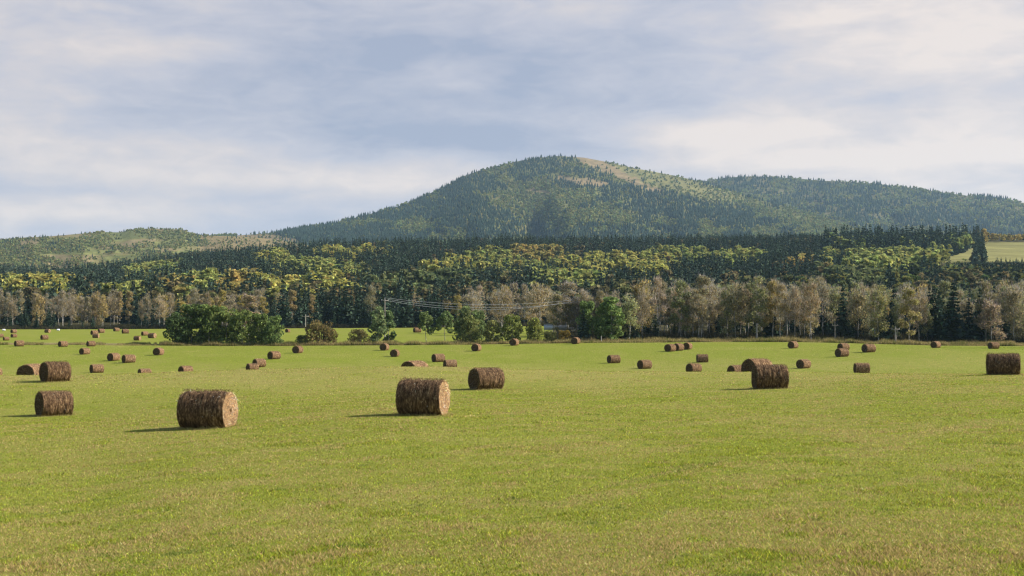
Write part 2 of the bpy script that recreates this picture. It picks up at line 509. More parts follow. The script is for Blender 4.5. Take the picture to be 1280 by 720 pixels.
def bare_main(px, py):
    px = px + (fbm(px / 6., py / 3., 44, 3) - .5) * 14; py = py + (fbm(px / 7., py / 2.5, 45, 3) - .5) * 5
    b = np.maximum.reduce([inell(px, py, 768, 215, 46, 5.5, 26) < 1, inell(px, py, 738, 203, 22, 4, 18) < 1,
                           inell(px, py, 728, 226.5, 34, 4.2, 8) < 1, inell(px, py, 806, 233, 22, 2.6, 16) < 1,
                           inell(px, py, 672, 240, 16, 2.5, 10) < 1, inell(px, py, 335, 300, 42, 6, 4) < 1])
    return b
def tint_main(px, py):
    t = np.empty((len(px), 3), np.float32); t[:] = (0.11, 0.112, 0.045)
    n = fbm(px / 22.0, py / 7.0, 9, 3)
    t[n > 0.55] = (0.115, 0.105, 0.040)
    t[soft(px, py, 835, 228, 110, 11, 14) + .6 * (fbm(px / 9., py / 4., 46, 3) - .5) > .45] = (0.155, 0.145, 0.060)
    t[bare_main(px, py)] = (0.185, 0.140, 0.078)
    return t
def tint_right(px, py):
    t = np.empty((len(px), 3), np.float32); t[:] = (0.062, 0.070, 0.035)
    t[fbm(px / 20., py / 6., 19, 3) > .56] = (0.11, 0.10, 0.05)
    return t
def tint_left(px, py):
    t = np.empty((len(px), 3), np.float32); t[:] = (0.150, 0.155, 0.058)
    n = fbm(px / 45.0 + py / 30., py / 7.0, 29, 4)
    t[n > 0.53] = (0.155, 0.138, 0.060)
    t[n < 0.42] = (0.105, 0.115, 0.045)
    t[n > 0.62] = (0.18, 0.145, 0.078)
    t[(px > 250)] = (0.20, 0.155, 0.08)
    return t
build_sheet('mountain', S_main, tint_main)
build_sheet('mountain_ridge', S_right, tint_right)
build_sheet('far_hills', S_left, tint_left)

# ------------------------------------------------------------------ plant meshes
def quads(C, size, r, flat=0.0, tall=1.0):
    """randomly turned leaf-clump faces at the centres C"""
    n = len(C)
    a = r.normal(size=(n, 3)); a[:, 2] *= (1 - flat); a /= np.linalg.norm(a, axis=1)[:, None]
    b = r.normal(size=(n, 3)); b -= a * (a * b).sum(1)[:, None]; b /= np.linalg.norm(b, axis=1)[:, None]
    s = (size * r.uniform(0.6, 1.35, n))[:, None] * 0.5
    a = a * s; b = b * s * tall
    k = r.uniform(0.55, 1.0, (n, 1))
    V = np.stack([C - a - b * k, C + a * k - b, C + a + b * k, C - a * k + b], 1).reshape(-1, 3)
    Fq = np.arange(4 * n).reshape(-1, 4)
    return V, Fq

def tube(pts, rad, sides=5):
    pts = np.asarray(pts, float); rad = np.asarray(rad, float)
    V = []; 
    for i, p in enumerate(pts):
        d = pts[min(i+1, len(pts)-1)] - pts[max(i-1, 0)]; d /= np.linalg.norm(d) + 1e-9
        u = np.cross(d, (0.3, 1, 0.1)); u /= np.linalg.norm(u); w = np.cross(d, u)
        a = np.linspace(0, 2*np.pi, sides, endpoint=False)
        V.append(p + rad[i] * (np.cos(a)[:, None]*u + np.sin(a)[:, None]*w))
    V = np.concatenate(V)
    k = np.arange(len(pts)-1)[:, None]; a = np.arange(sides)[None, :]; b = (a+1) % sides
    Fq = np.stack([k*sides+a, k*sides+b, (k+1)*sides+b, (k+1)*sides+a], -1).reshape(-1, 4)
    return V, Fq

class Acc:
    def __init__(s): s.V = []; s.F = []; s.T = []; s.n = 0
    def add(s, V, Fq, T=None):
        s.V.append(V); s.F.append(Fq + s.n); s.n += len(V)
        if T is not None:
            T = np.asarray(T, float)
            s.T.append(np.broadcast_to(T, (len(V), 3)) if T.ndim == 1 else T)
    def mesh(s, name, mats, smooth=False):
        q = [f for f in s.F if f.shape[1] == 4]; t = [f for f in s.F if f.shape[1] == 3]
        fl = ([np.concatenate(q)] if q else []) + ([np.concatenate(t)] if t else [])
        return mesh_np(name, np.concatenate(s.V), fl, np.concatenate(s.T) if s.T else None, smooth, mats)

def var(n, base, dv, r, hue=0.07):
    """leaf-to-leaf colour variation, one value per face, repeated over its 4 corners"""
    k = np.exp(r.normal(0, dv, (n, 1))) * np.exp(r.normal(0, hue, (n, 3)) * np.array([1.0, 0.25, 0.6]))
    return np.repeat(np.asarray(base)[None, :] * k, 4, axis=0)

def spruce(seed, H=1.0, Rb=0.19, whorls=20, nb=9, per=5, ls=0.052, low=0.05):
    r = np.random.default_rng(seed); C = []
    for i in range(whorls):
        t = (i + r.uniform(-.3, .3)) / whorls
        z = low + (1 - low) * t
        Rr = Rb * (1 - t) ** 0.85 * r.uniform(0.78, 1.12) * (1.0 if t > .08 else .8) + 0.006
        m = max(4, int(nb * (1 - 0.45 * t)))
        a0 = r.uniform(0, 6.28)
        for b in range(m):
            a = a0 + 6.283 * b / m + r.normal(0, .18); L = Rr * r.uniform(.65, 1.15)
            for q in range(per):
                s = (q + 0.6) / per
                C.append((math.cos(a) * L * s, math.sin(a) * L * s, z - 0.30 * L * s + r.normal(0, .006)))
    C = np.array(C)
    C = np.vstack([C, [[0, 0, 0.985]], [[0, 0, .95]], [[0, 0, .92]]])
    V, Fq = quads(C, ls * np.clip(1.35 - 1.05 * C[:, 2], .3, 1.3), r, 0.25, 1.0)
    V[:, 2] = np.maximum(V[:, 2], 0.01)
    return V * H, Fq, var(len(C), (0.050, 0.072, 0.048), 0.36, r, .10)

def crown_pts(r, n, blobs, shell=0.5):
    B = np.array(blobs); w = B[:, 3] * B[:, 4] * B[:, 3]; w = w / w.sum()
    k = r.choice(len(B), n, p=w)
    d = r.normal(size=(n, 3)); d /= np.linalg.norm(d, axis=1)[:, None]
    rad = (shell + (1 - shell) * r.uniform(0, 1, n)) ** 0.6
    return B[k, :3] + d * rad[:, None] * np.stack([B[k, 3], B[k, 3], B[k, 4]], 1)

def blobset(r, nb, w, z0, z1, taper=0.5, size=0.34):
    out = []
    for i in range(nb):
        t = r.uniform(0, 1) ** 0.9
        z = z0 + (z1 - z0) * t
        rr = w * (1 - taper * abs(2 * t - 0.75)) 
        a = r.uniform(0, 6.28); q = rr * math.sqrt(r.uniform(0, 1)) * 0.85
        s = w * size * r.uniform(0.7, 1.35)
        out.append((q * math.cos(a), q * math.sin(a), z, s, s * r.uniform(0.55, 0.95)))
    return out

def limbs(acc, r, top, n, spread, r0, z0=0.25, lean=0.0, sub=2, twig=0.0):
    """trunk with rising limbs; unit tree height"""
    zs = np.linspace(0, top, 7)
    path = np.stack([lean * zs ** 1.5 + np.cumsum(r.normal(0, .006, 7)), np.cumsum(r.normal(0, .006, 7)), zs], 1); path[0, :2] = 0
    V, Fq = tube(path, r0 * (1 - 0.85 * zs / top) + 0.001, 6); acc.add(V, Fq)
    for i in range(n):
        t = z0 + (0.97 - z0) * (i + r.uniform(0, .8)) / n
        p = np.array([np.interp(t * top, zs, path[:, k]) for k in range(3)])
        a = r.uniform(0, 6.28); L = spread * (1.15 - 0.75 * t) * r.uniform(.7, 1.2)
        d = np.array([math.cos(a) * .72, math.sin(a) * .72, r.uniform(.5, 1.0)])
        e = p + d * L; mid = p + d * L * .5 + np.array([0, 0, -0.02])
        V, Fq = tube([p, mid, e], [r0 * (.42 - .3 * t), r0 * .22, r0 * .07], 3); acc.add(V, Fq)
        for k in range(sub):
            s = r.uniform(.35, .95); q = p + (e - p) * s
            a2 = a + r.normal(0, 1.0)
            d2 = np.array([math.cos(a2) * .5, math.sin(a2) * .5, r.uniform(.3, .9)]) * L * r.uniform(.3, .6)
            V, Fq = tube([q, q + d2], [r0 * .15, r0 * .04], 3); acc.add(V, Fq)

def leafy(seed, n=1500, w=0.33, z0=0.16, z1=0.92, ls=0.045, nb=26, base=(0.06, 0.085, 0.02), dv=.28, taper=.5, shell=.45, size=.34):
    r = np.random.default_rng(seed)
    C = crown_pts(r, n, blobset(r, nb, w, z0, z1, taper, size), shell)
    C = C[C[:, 2] > 0.01]
    V, Fq = quads(C, np.full(len(C), ls), r, 0.1)
    V[:, 2] = np.maximum(V[:, 2], 0.0)
    return V, Fq, var(len(C), base, dv, r)

def bare_crown(seed, w=.17, n=900, ls=.016, tw=700, leaf=(0.29, 0.235, 0.125), twc=(0.33, 0.300, 0.255), z0=.3):
    """fine twigs with sparse autumn leaves: narrow upright strips and small faces"""
    r = np.random.default_rng(seed); acc = Acc()
    B = blobset(r, 22, w, z0, .93, .45, .42)
    C = crown_pts(r, tw, B, .1)
    d = C - np.array([0, 0, 0.1]); d[:, 2] = np.abs(d[:, 2]) * .8 + .15
    d[:, :2] *= 2.2; d += r.normal(0, .12, d.shape); d /= np.linalg.norm(d, axis=1)[:, None]
    L = r.uniform(.03, .085, (tw, 1)); s = np.cross(d, r.normal(size=(tw, 3))); s /= np.linalg.norm(s, axis=1)[:, None]; s *= .0028
    V = np.stack([C - s, C + s, C + d * L + s * .3, C + d * L - s * .3], 1).reshape(-1, 3)
    acc.add(V, np.arange(4 * tw).reshape(-1, 4), var(tw, twc, .3, r, .05))
    C = crown_pts(r, n, B, .2)
    V, Fq = quads(C, np.full(n, ls), r)
    acc.add(V, Fq, var(n, leaf, .3, r))
    return acc

PROTO = {}
def proto_mesh(kind, seed):
    key = (kind, seed)
    if key in PROTO: return PROTO[key]
    r = np.random.default_rng(seed * 13 + 5)
    if kind == 'spruce':
        V, Fq, T = spruce(seed, Rb=[.17, .20, .15, .23][seed % 4])
        crown = mesh_np('spruce_crown', V, Fq, T, False, [M_needle])
        a = Acc(); V, Fq = tube([(0, 0, 0), (0, 0, .5), (0, 0, .97)], [.014, .009, .002], 6); a.add(V, Fq)
        trunk = a.mesh('spruce_trunk', [M_bark])
    elif kind == 'midspruce':
        V, Fq, T = spruce(seed, Rb=[.15, .18, .13, .19][seed % 4], whorls=15, nb=6, per=3, ls=.075)
        crown = mesh_np('spruce_crown', V, Fq, T, False, [M_needle]); trunk = None
    elif kind == 'bare':
        crown = bare_crown(seed, w=[.17, .21, .15, .19][seed % 4], n=1100, ls=.017).mesh('aspen_crown', [M_leaf])
        a = Acc(); limbs(a, r, .93, 18, .19, .0085, .25, lean=r.normal(0,.04)); trunk = a.mesh('aspen_trunk', [M_birch])
    elif kind == 'autumn':     # aspens that still hold a good part of their leaves
        crown = bare_crown(seed, w=[.19, .22, .17][seed % 3], n=2100, ls=.021, tw=350, leaf=(0.265, 0.240, 0.112), z0=.14).mesh('aspen_crown', [M_leaf])
        a = Acc(); limbs(a, r, .9, 15, .18, .0080, .25, lean=r.normal(0,.04)); trunk = a.mesh('aspen_trunk', [M_birch])
    elif kind == 'mid':        # leafy aspen on the hillside
        V, Fq, T = leafy(seed, 520, .30, .22, .90, .070, 10, (0.215, 0.212, 0.062), .30)
        crown = mesh_np('aspen_crown', V, Fq, T, False, [M_leaf]); trunk = None
    elif kind == 'dense':      # dark dense broadleaf
        V, Fq, T = leafy(seed, 3200, .46, .05, .90, .042, 50, (0.180, 0.210, 0.080), .38, .35, .72, .23)
        crown = mesh_np('tree_crown', V, Fq, T, False, [M_leaf])
        a = Acc(); limbs(a, r, .8, 12, .3, .016, .2); trunk = a.mesh('tree_trunk', [M_birch])
    elif kind == 'loose':      # lighter, see-through broadleaf on a visible trunk
        V, Fq, T = leafy(seed, 1500, .36, .34, .92, .042, 20, (0.175, 0.20, 0.078), .36, .4, .5, .28)
        crown = mesh_np('tree_crown', V, Fq, T, False, [M_leaf])
        a = Acc(); limbs(a, r, .85, 12, .3, .013, .28, lean=.05); trunk = a.mesh('tree_trunk', [M_birch])
    elif kind == 'column':     # narrow young tree leafy to the ground
        V, Fq, T = leafy(seed, 2000, .25, .06, .93, .040, 30, (0.180, 0.210, 0.080), .36, .6, .6, .32)
        crown = mesh_np('tree_crown', V, Fq, T, False, [M_leaf])
        a = Acc(); limbs(a, r, .9, 12, .2, .011, .1); trunk = a.mesh('tree_trunk', [M_birch])
    elif kind == 'shrub':      # many-stemmed willow dome; unit height, wide
        V, Fq, T = leafy(seed, 3000, .62, .03, .80, .046, 44, (0.175, 0.140, 0.055), .34, .2, .55, .26)
        crown = mesh_np('shrub_crown', V, Fq, T, False, [M_leaf])
        a = Acc()
        for k in range(16):
            an = r.uniform(0, 6.28); q = r.uniform(.1, .5)
            p = [(.08 * math.cos(an), .08 * math.sin(an), 0), (q * .5 * math.cos(an), q * .5 * math.sin(an), .4), (q * math.cos(an), q * math.sin(an), r.uniform(.6, .8))]
            V, Fq = tube(p, [.012, .008, .003], 4); a.add(V, Fq)
        trunk = a.mesh('shrub_stems', [M_bark])
    PROTO[key] = (crown, trunk)
    return PROTO[key]

NAMES = {'spruce': 'spruce_tree', 'midspruce': 'spruce_tree', 'bare': 'aspen_tree', 'autumn': 'aspen_tree', 'mid': 'yellow_aspen_tree', 'dense': 'broadleaf_tree',
         'loose': 'broadleaf_tree', 'column': 'young_poplar_tree', 'shrub': 'willow_shrub'}
ROOT = {}
def plant(kind, seed, px, Y, h, label, group=None, w=1.0, color=(1, 1, 1), xyz=None, parts=True):
    """the first plant of a kind is built, every other one copies it with its parts"""
    x, y, z = xyz if xyz is not None else P(px, Y)
    crown, trunk = proto_mesh(kind, seed)
    single = trunk is None or not parts
    key = (kind, seed, single)
    if key not in ROOT:
        if single:
            ROOT[key] = add(NAMES[kind], crown); kids = []
        else:
            root = empty(NAMES[kind], (0, 0, 0)); ROOT[key] = root
            add('trunk', trunk, root) if kind != 'shrub' else add('stems', trunk, root)
            add('crown', crown, root)
        root = ROOT[key]
    else:
        src = ROOT[key]; root = src.copy(); col.objects.link(root)
        for ch in src.children:
            c = ch.copy(); c.parent = root; col.objects.link(c)
    root.location = (x, y, z - 0.05)
    root.rotation_euler = (0, 0, random.uniform(0, 6.28))
    root.scale = (h * w, h * w, h)
    cc = (*color, 1)
    if single: root.color = cc
    for c in root.children:
        if c.name.startswith('crown'): c.color = cc
    tag(root, label, 'shrub' if kind == 'shrub' else 'tree')
    if group: root['group'] = group
    elif 'group' in root.keys(): del root['group']
    return root

# ------------------------------------------------------------------ trees and shrubs near the field edge
def base_Y(px, py):               # distance at which the ground shows at row py, looking past the crest
    Ys = np.linspace(110, 470, 1500)
    z = ground((px - 640) / F * Ys, Ys)
    r = row_of(Ys, z)
    d = np.abs(r - py)
    return Ys[np.argmin(d)]

def put(kind, seed, px, py0, top, label, w=1.0, color=(1, 1, 1), Y=None, group=None):
    if Y is None: Y = 292.0
    x, y, z = P(px, Y)
    h = (row_of(Y, z) - top) * Y / F
    return plant(kind, seed, px, Y, h, label, group, w, color)

G = 'green trees of the clump at the field edge'
dk = (0.62, 0.75, 0.75)
put('dense', 1, 222, 430, 388, 'darkest dense green tree at the left end of the clump on the field edge', .95, (.50, .60, .58), 293)
put('dense', 2, 240, 430, 378, 'tallest dark rounded green tree in the clump, next to its left end', .9, (.66, .76, .64), 296)
put('dense', 3, 262, 430, 379, 'broad dark green tree with a pale trunk gap below, left of the clump middle', .9, (.78, .86, .68), 294)
put('dense', 1, 284, 430, 380, 'mid green tree in the middle of the clump on the field edge', .9, (.86, .92, .72), 295)
put('dense', 4, 303, 430, 385, 'lighter green tree of the clump before the tan tree', .85, (.92, .97, .78), 293)
put('dense', 2, 324, 430, 390, 'green tree with drooping top right of the clump middle', .8, (.80, .9, .72), 294)
put('dense', 3, 343, 430, 393, 'lowest green tree at the right end of the clump on the field edge', .85, (.82, .95, .82), 292)
put('dense', 2, 252, 430, 382, 'dark green tree wedged between the tallest and the broad one of the clump', .85, (.62, .72, .62), 298)
put('dense', 1, 334, 430, 391, 'green tree behind the drooping one near the right end of the clump', .8, (.85, .95, .78), 298)
put('autumn', 2, 311, 415, 366, 'pinkish tan rounded tree rising behind the green clump', 1.6, (1.15, 1.0, 1.2), 350)
put('shrub', 1, 402, 430, 395, 'large olive brown willow shrub right of the green clump', .98, (1, 1, 1), 293)
put('shrub', 2, 449, 430, 409, 'smaller olive willow shrub between the large brown one and a pale green tree', 1.05, (1.0, 1.1, 1.1), 293)
put('shrub', 2, 378, 430, 417, 'low bluish green bush at the left foot of the large willow', 1.1, (.55, .85, .9), 291)
put('column', 1, 472, 430, 378, 'tall narrow pale green tree right of the willow shrubs', .95, (1.05, 1.12, 1.3), 295)
put('column', 2, 486, 430, 386, 'shorter pale green tree leaning on the tall narrow one', .9, (.85, 1.0, 1.1), 297)
put('loose', 1, 533, 430, 386, 'small tree with bare thin trunk before the far green field', .75, (.95, 1.05, .95), 297)
put('loose', 2, 556, 430, 387, 'small tree with twin pale stems left of the bushy green trees', .85, (.80, .95, .9), 298)
put('dense', 3, 580, 430, 381, 'tall bushy green tree behind the lighter bush at the field edge', .75, (.95, .98, 1.0), 303)
put('dense', 4, 597, 430, 385, 'bushy green tree just right of the tallest bushy one', .65, (.85, .95, .95), 302)
put('dense', 1, 588, 430, 392, 'bright olive green bushy tree in front of the taller pair', .85, (1.1, 1.03, .9), 294)
put('dense', 2, 617, 430, 399, 'small yellowish bush between two larger green bushes', .95, (1.2, 1.05, 1.0), 293)
put('dense', 4, 640, 430, 391, 'rounded olive green tree beside the end-on bale at the field edge', .85, (1.05, 1.02, .75), 293)
put('dense', 3, 668, 430, 396, 'rounded olive green tree with yellow top right of the end-on bale', .85, (1.2, 1.1, .75), 292)
put('shrub', 1, 688, 430, 410, 'low dark green bush in front of the pale grey barrier', .9, (.75, 1.0, .9), 291)
put('shrub', 2, 706, 430, 411, 'low yellow and rust tinted bush right of the dark low bush', .9, (1.3, 1.15, .7), 291)
put('spruce', 1, 729, 430, 384, 'dark young spruce behind the bale at the foot of the bright green tree', 1.3, (1, 1, 1), 296)
put('dense', 2, 733, 430, 374, 'dark green tree with a light top left of the bright green tree', .6, (.85, 1.0, .85), 298)
put('column', 3, 764, 430, 369, 'bright green tree at the left end of the brown aspen row', 1.35, (.95, 1.12, .95), 294)
put('dense', 4, 756, 430, 376, 'bright green lower tree beside the bright green tall one', .7, (.85, 1.02, .8), 296)
put('autumn', 1, 786, 430, 364, 'olive aspen just right of the bright green tree', 1.1, (1.0, 1.15, 1.0), 298)
put('bare', 1, 672, 420, 350, 'wide bare grey tree behind the overhead cables', 1.5, (1.1, 1.05, .9), 345)
put('bare', 2, 710, 420, 350, 'bare tree with forked whitish limbs near the right end of the cables', 1.6, (1.0, 1.0, 1.0), 335)
put('bare', 3, 628, 420, 356, 'bare greyish tree above the olive green bushes', 1.6, (1.0, .98, .95), 350)
put('bare', 1, 592, 420, 360, 'bare grey tree behind the bushy green trees at the edge', 1.5, (1.0, 1.0, 1.0), 370)
put('spruce', 4, 1192, 430, 350, 'broadest and darkest spruce in the tree line below the hill meadow', 1.45, (.6, .7, .8), 300)
put('spruce', 2, 1162, 430, 356, 'narrow dark spruce left of the broadest one below the meadow', 1.0, (.65, .75, .85), 303)
put('spruce', 1, 1211, 430, 372, 'short dark spruce right of the broadest one below the meadow', 1.2, (.6, .7, .8), 301)
put('bare', 2, 975, 430, 352, 'white trunked birch standing in front of the brown aspen row', 1.0, (1.0, .95, .8), 292)
put('bare', 4, 1014, 430, 350, 'forked white birch before the dark gap in the aspens', 1.0, (1.0, .9, .8), 292)
put('autumn', 3, 1098, 430, 352, 'leaning pale trunked aspen left of the crossarm pole', 1.0, (1.0, 1.05, .9), 293)
put('autumn', 2, 1136, 430, 357, 'yellow olive aspen right of the crossarm pole', 1.05, (1.15, 1.1, .9), 294)
put('autumn', 1, 1240, 430, 368, 'tan leaved aspen above the half hidden bale at the right edge', 1.2, (1.15, 1.0, 1.3), 297)

# rows of the valley floor wood
def where_phrase(px):
    for x, s in ((110, 'behind the far left bales'), (200, 'left of the green clump'), (360, 'behind the green clump'), (470, 'behind the willow shrubs'),
                 (600, 'behind the far green strip'), (720, 'behind the overhead cables'), (860, 'beyond the group of three touching bales'),
                 (1000, 'beyond the lone end-on bale'), (1140, 'behind the two wooden poles'), (1230, 'around the broadest dark spruce')):
        if px < x: return s
    return 'at the right edge of the wood'

cnt = {'aspen': 0, 'spruce': 0}
front = []
rr = random.Random(5)
# left part: behind the pasture, 474-540 m
for k in range(150):
    px = -40 + 745 * (k + rr.random()) / 150
    Y = rr.uniform(476, 535)
    p_sp = 0.25 if px < 190 else (0.35 if px < 330 else (0.80 if px < 560 else 0.35))
    if rr.random() < p_sp:
        front.append(('spruce', px, Y, rr.uniform(9, 14) if px < 340 else rr.uniform(12, 18)))
    else:
        kind = 'bare' if rr.random() < (0.6 if px < 60 else 0.4) else 'autumn'
        front.append((kind, px, Y, rr.uniform(11, 15.5) if px < 340 else rr.uniform(11, 17)))
# right part: directly behind the field edge, 300-470 m
for k in range(350):
    px = 690 + 650 * rr.random()
    Y = 300 + 150 * rr.random() ** 1.6
    dark = 1150 < px < 1225
    p_sp = 0.55 if dark else (0.10 if px < 1000 else 0.22)
    if px < 760 : Y = max(Y, 330)
    if rr.random() < p_sp:
        front.append(('spruce', px, Y, rr.uniform(10, 14)))
    else:
        kind = 'bare' if rr.random() < (0.74 if px < 1000 else 0.42) else 'autumn'
        front.append((kind, px, Y, rr.uniform(9.5, 16.2) * (0.8 if px < 800 else 1)))
# dark understorey spruces at the foot of the right wood
for k in range(60):
    front.append(('spruce', 780 + 540 * rr.random(), rr.uniform(305, 330), rr.uniform(3, 6.5)))
for k in range(70):
    front.append(('spruce', -30 + 700 * rr.random(), rr.uniform(476, 484), rr.uniform(3, 7)))
front.sort(key=lambda t: t[2])
na = ns = 0
for kind, px, Y, h in front:
    seed = rr.randint(1, 4) if kind == 'spruce' else rr.randint(1, 4)
    wp = where_phrase(px)
    if kind == 'spruce':
        u = rr.uniform(.7, 1.1)
        plant('spruce', seed, px, Y, h, 'dark spruce in the valley wood ' + wp, 'valley wood spruces ' + wp, rr.uniform(.95, 1.3), (u * .95, u, u)); ns += 1
    elif kind == 'bare':
        u = rr.uniform(.8, 1.15)
        plant('bare', seed, px, Y, h, 'almost bare grey aspen in the valley wood ' + wp, 'bare aspens ' + wp, rr.uniform(.72, 1.15), (u * rr.uniform(.95, 1.08), u, u * rr.uniform(.78, .98))); na += 1
    else:
        c = rr.choice([(1.02, .98, 1.0), (.95, 1.05, .95), (.75, .88, .8), (1.12, .98, .75), (.95, .92, 1.05)]) if px > 690 else rr.choice([(1.2, 1.03, .9), (1.25, 1.12, .65), (1.0, .95, 1.1), (1.05, .98, 1.2)])
        plant('autumn', seed % 3 + 1, px, Y, h, 'leafy brown and olive aspen in the valley wood ' + wp, 'leafy autumn aspens ' + wp, rr.uniform(.75, 1.1), c); na += 1

# ------------------------------------------------------------------ hillside forest (450-1400 m)
YELLOW = [  # photo centre, radii, tilt, colour
    (45, 347, 52, 7, 0, 'y'), (158, 362, 30, 6, -8, 'l'), (222, 357, 20, 7, 0, 'o'), (255, 347, 22, 8, -10, 'l'), (298, 343, 26, 8, -8, 'o'),
    (190, 330, 42, 6, -6, 'l'), (352, 353, 34, 6, 0, 'y'), (415, 348, 34, 6, -8, 'y'), (395, 326, 62, 6.5, 3, 'l'), (340, 313, 24, 5, 0, 'y'), (440, 307, 50, 4, 0, 'y'),
    (560, 323, 38, 6, -8, 'y'), (612, 320, 36, 12, 0, 'l'), (550, 345, 50, 6, -6, 'd'), (672, 310, 36, 8, 0, 'o'), (660, 322, 40, 6, 0, 'l'), (765, 321, 85, 9.5, 0, 'y'), (850, 312, 45, 6.5, 0, 'l'),
    (708, 345, 44, 5.5, 0, 'l'), (925, 314, 36, 6, 0, 'l'), (1000, 318, 18, 5, 0, 'o'), (1105, 317, 52, 12, 0, 'l'), (1072, 296, 22, 5, 0, 'y'), (1185, 305, 32, 20, 0, 'l'), (1262, 293, 34, 10, 0, 'o'),
    (1310, 293, 34, 10, 0, 'o'), (1150, 298, 20, 9, 0, 'l'), (1040, 310, 14, 6, 0, 'l'), (480, 352, 22, 7, 0, 'd'), (1080, 342, 50, 8, 0, 'd')]
YCOL = {'y': (1.62, 1.58, 1.5), 'l': (1.36, 1.46, 1.5), 'o': (1.65, 1.38, 1.5), 'd': (.68, .80, 1.1)}
pts = []
r2 = np.random.default_rng(77)
n = 15000
pxs = r2.uniform(-110, 1390, n)
uu = r2.uniform(0, 1, n)
Ys = 480 + 960 * uu ** 0.9
Ys = np.where((pxs < 690) & (Ys < 540), Ys + 70, Ys)
X = (pxs - 640) / F * Ys
Z = ground(X, Ys)
PY = row_of(Ys, Z)
stuff_sp, stuff_as = [], []
indiv = []
for i in range(n):
    px, Y, z, py = pxs[i], Ys[i], Z[i], PY[i]
    hh = r2.uniform(12, 19) if Y < 900 else r2.uniform(11, 17)
    cy = py - 0.62 * hh * F / Y
    wob = (vnoise(px / 12., Y / 40., 8) - .5) * 7
    kind, c = 's', None
    hh *= (0.80 + 0.40 * vnoise(px / 14., Y / 60., 9)) * (1 if Y < 1230 else .72)
    for e in YELLOW:
        if ((px - e[0]) / e[2]) ** 2 + ((cy + wob - e[1] - (px - e[0]) * math.tan(R(e[4]))) / (e[3] * 1.0)) ** 2 < 1:
            kind = 'a'; c = YCOL[e[5]]; break
        if ((px - e[0]) / e[2]) ** 2 + ((py - 0.92 * hh * F / Y + wob - e[1] - (px - e[0]) * math.tan(R(e[4]))) / (e[3] * .9)) ** 2 < 1:
            if r2.uniform() < .25: kind = 'a'; c = YCOL[e[5]]
            else: hh *= 0.62
            break
    # the meadow on the right stays open, trees stand above and below it
    if px > 1185 + max(0, (324 - py)) * 2.6 and 925 < Y < 1300 and not (1217 < px < 1232 and Y < 1000): continue
    if px > 1170 and Y <= 925 and py - hh * F / Y < 325 and not (1217 < px < 1232 and Y > 850): hh = max(4, (py - 326) * Y / F)
    if 1217 < px < 1232 and Y > 850: hh = r2.uniform(12, 19)
    if kind == 'a' and r2.uniform() < 0.10: kind = 's'
    if kind == 's' and r2.uniform() < (0.30 if Y < 640 else 0.07):
        kind = 'a'; c = (.78, .68, 1.1) if r2.uniform() < .6 else (.62, .66, .9)
    if px > 1000 and Y < 820 and kind == 's' and r2.uniform() < .28:
        kind = 'a'; c = [(.80, .70, .9), (.60, .68, .8), (.72, .72, .7), (.36, .50, .7), (.36, .50, .6)][r2.integers(5)]
    if 1030 < px < 1212 and 1030 < Y < 1250: kind = 's' if r2.uniform() < .85 else 'a'; c = (.9, 1.05, 1.1); hh = r2.uniform(12, 24)
    if kind == 'a': hh *= 0.85 if Y < 800 else 0.7
    (stuff_sp if kind == 's' else stuff_as).append((X[i], Y, z, hh, px, c))

def take(lst, k):
    """the k largest in the picture stay individual trees"""
    inv = [t for t in lst if -10 < t[4] < 1290]
    inv.sort(key=lambda t: -t[3] / t[1])
    ids = set(id(t) for t in inv[:k])
    return [t for t in lst if id(t) in ids], [t for t in lst if id(t) not in ids]

def hill_phrase(px):
    for x, s in ((200, 'below the pale left hills'), (420, 'above the green clump'), (640, 'left of the mountain summit line'),
                 (860, 'below the mountain summit'), (1060, 'below the mountain shoulder')):
        if px < x: return s
    return 'below the hill meadow'
k_sp = 290 - ns
ind, stuff_sp = take(stuff_sp, max(k_sp, 0))
for (x, y, z, h, px, c) in ind:
    u = rr.uniform(.75, 1.15); wp = hill_phrase(px)
    plant('midspruce', rr.randint(1, 4), px, y, h, 'dark pointed spruce on the wooded slope ' + wp, 'slope spruces ' + wp, rr.uniform(.85, 1.15), (u, u, u), (x, y, z))
ind, stuff_as = take(stuff_as, 290)
for (x, y, z, h, px, c) in ind:
    u = rr.uniform(.85, 1.1); wp = hill_phrase(px)
    plant('mid', rr.randint(1, 5), px, y, h, 'round leafy aspen on the wooded slope ' + wp, 'slope aspens ' + wp, rr.uniform(1.0, 1.3), tuple(k * u for k in c), (x, y, z))

def scatter_mesh(name, items, templates, mats, colf):
    """one merged mesh of many trees. items: (x, y, z, h, w, colour)"""
    Vs, Fs, Ts = [], [], []; n0 = 0
    byT = {}
    for k, it in enumerate(items): byT.setdefault(k % len(templates), []).append(it)
    for ti, its in byT.items():
        V, Fq, T = templates[ti]
        A = np.array([(a[0], a[1], a[2], a[3], a[4], *a[5]) for a in its])
        m = len(A); ang = rng.uniform(0, 6.28, m); cs, sn = np.cos(ang), np.sin(ang)
        W = (A[:, 3] * A[:, 4])
        x = (V[None, :, 0] * cs[:, None] - V[None, :, 1] * sn[:, None]) * W[:, None] + A[:, 0:1]
        y = (V[None, :, 0] * sn[:, None] + V[None, :, 1] * cs[:, None]) * W[:, None] + A[:, 1:2]
        z = V[None, :, 2] * A[:, 3:4] + A[:, 2:3] - 0.3
        Vs.append(np.stack([x, y, z], -1).reshape(-1, 3).astype(np.float32))
        Fs.append((Fq[None] + (np.arange(m) * len(V))[:, None, None] + n0).reshape(-1, Fq.shape[1])); n0 += m * len(V)
        Ts.append((T[None] * A[:, None, 5:8]).reshape(-1, 3).astype(np.float32))
    return mesh_np(name, np.concatenate(Vs), np.concatenate(Fs), np.concatenate(Ts), False, mats)

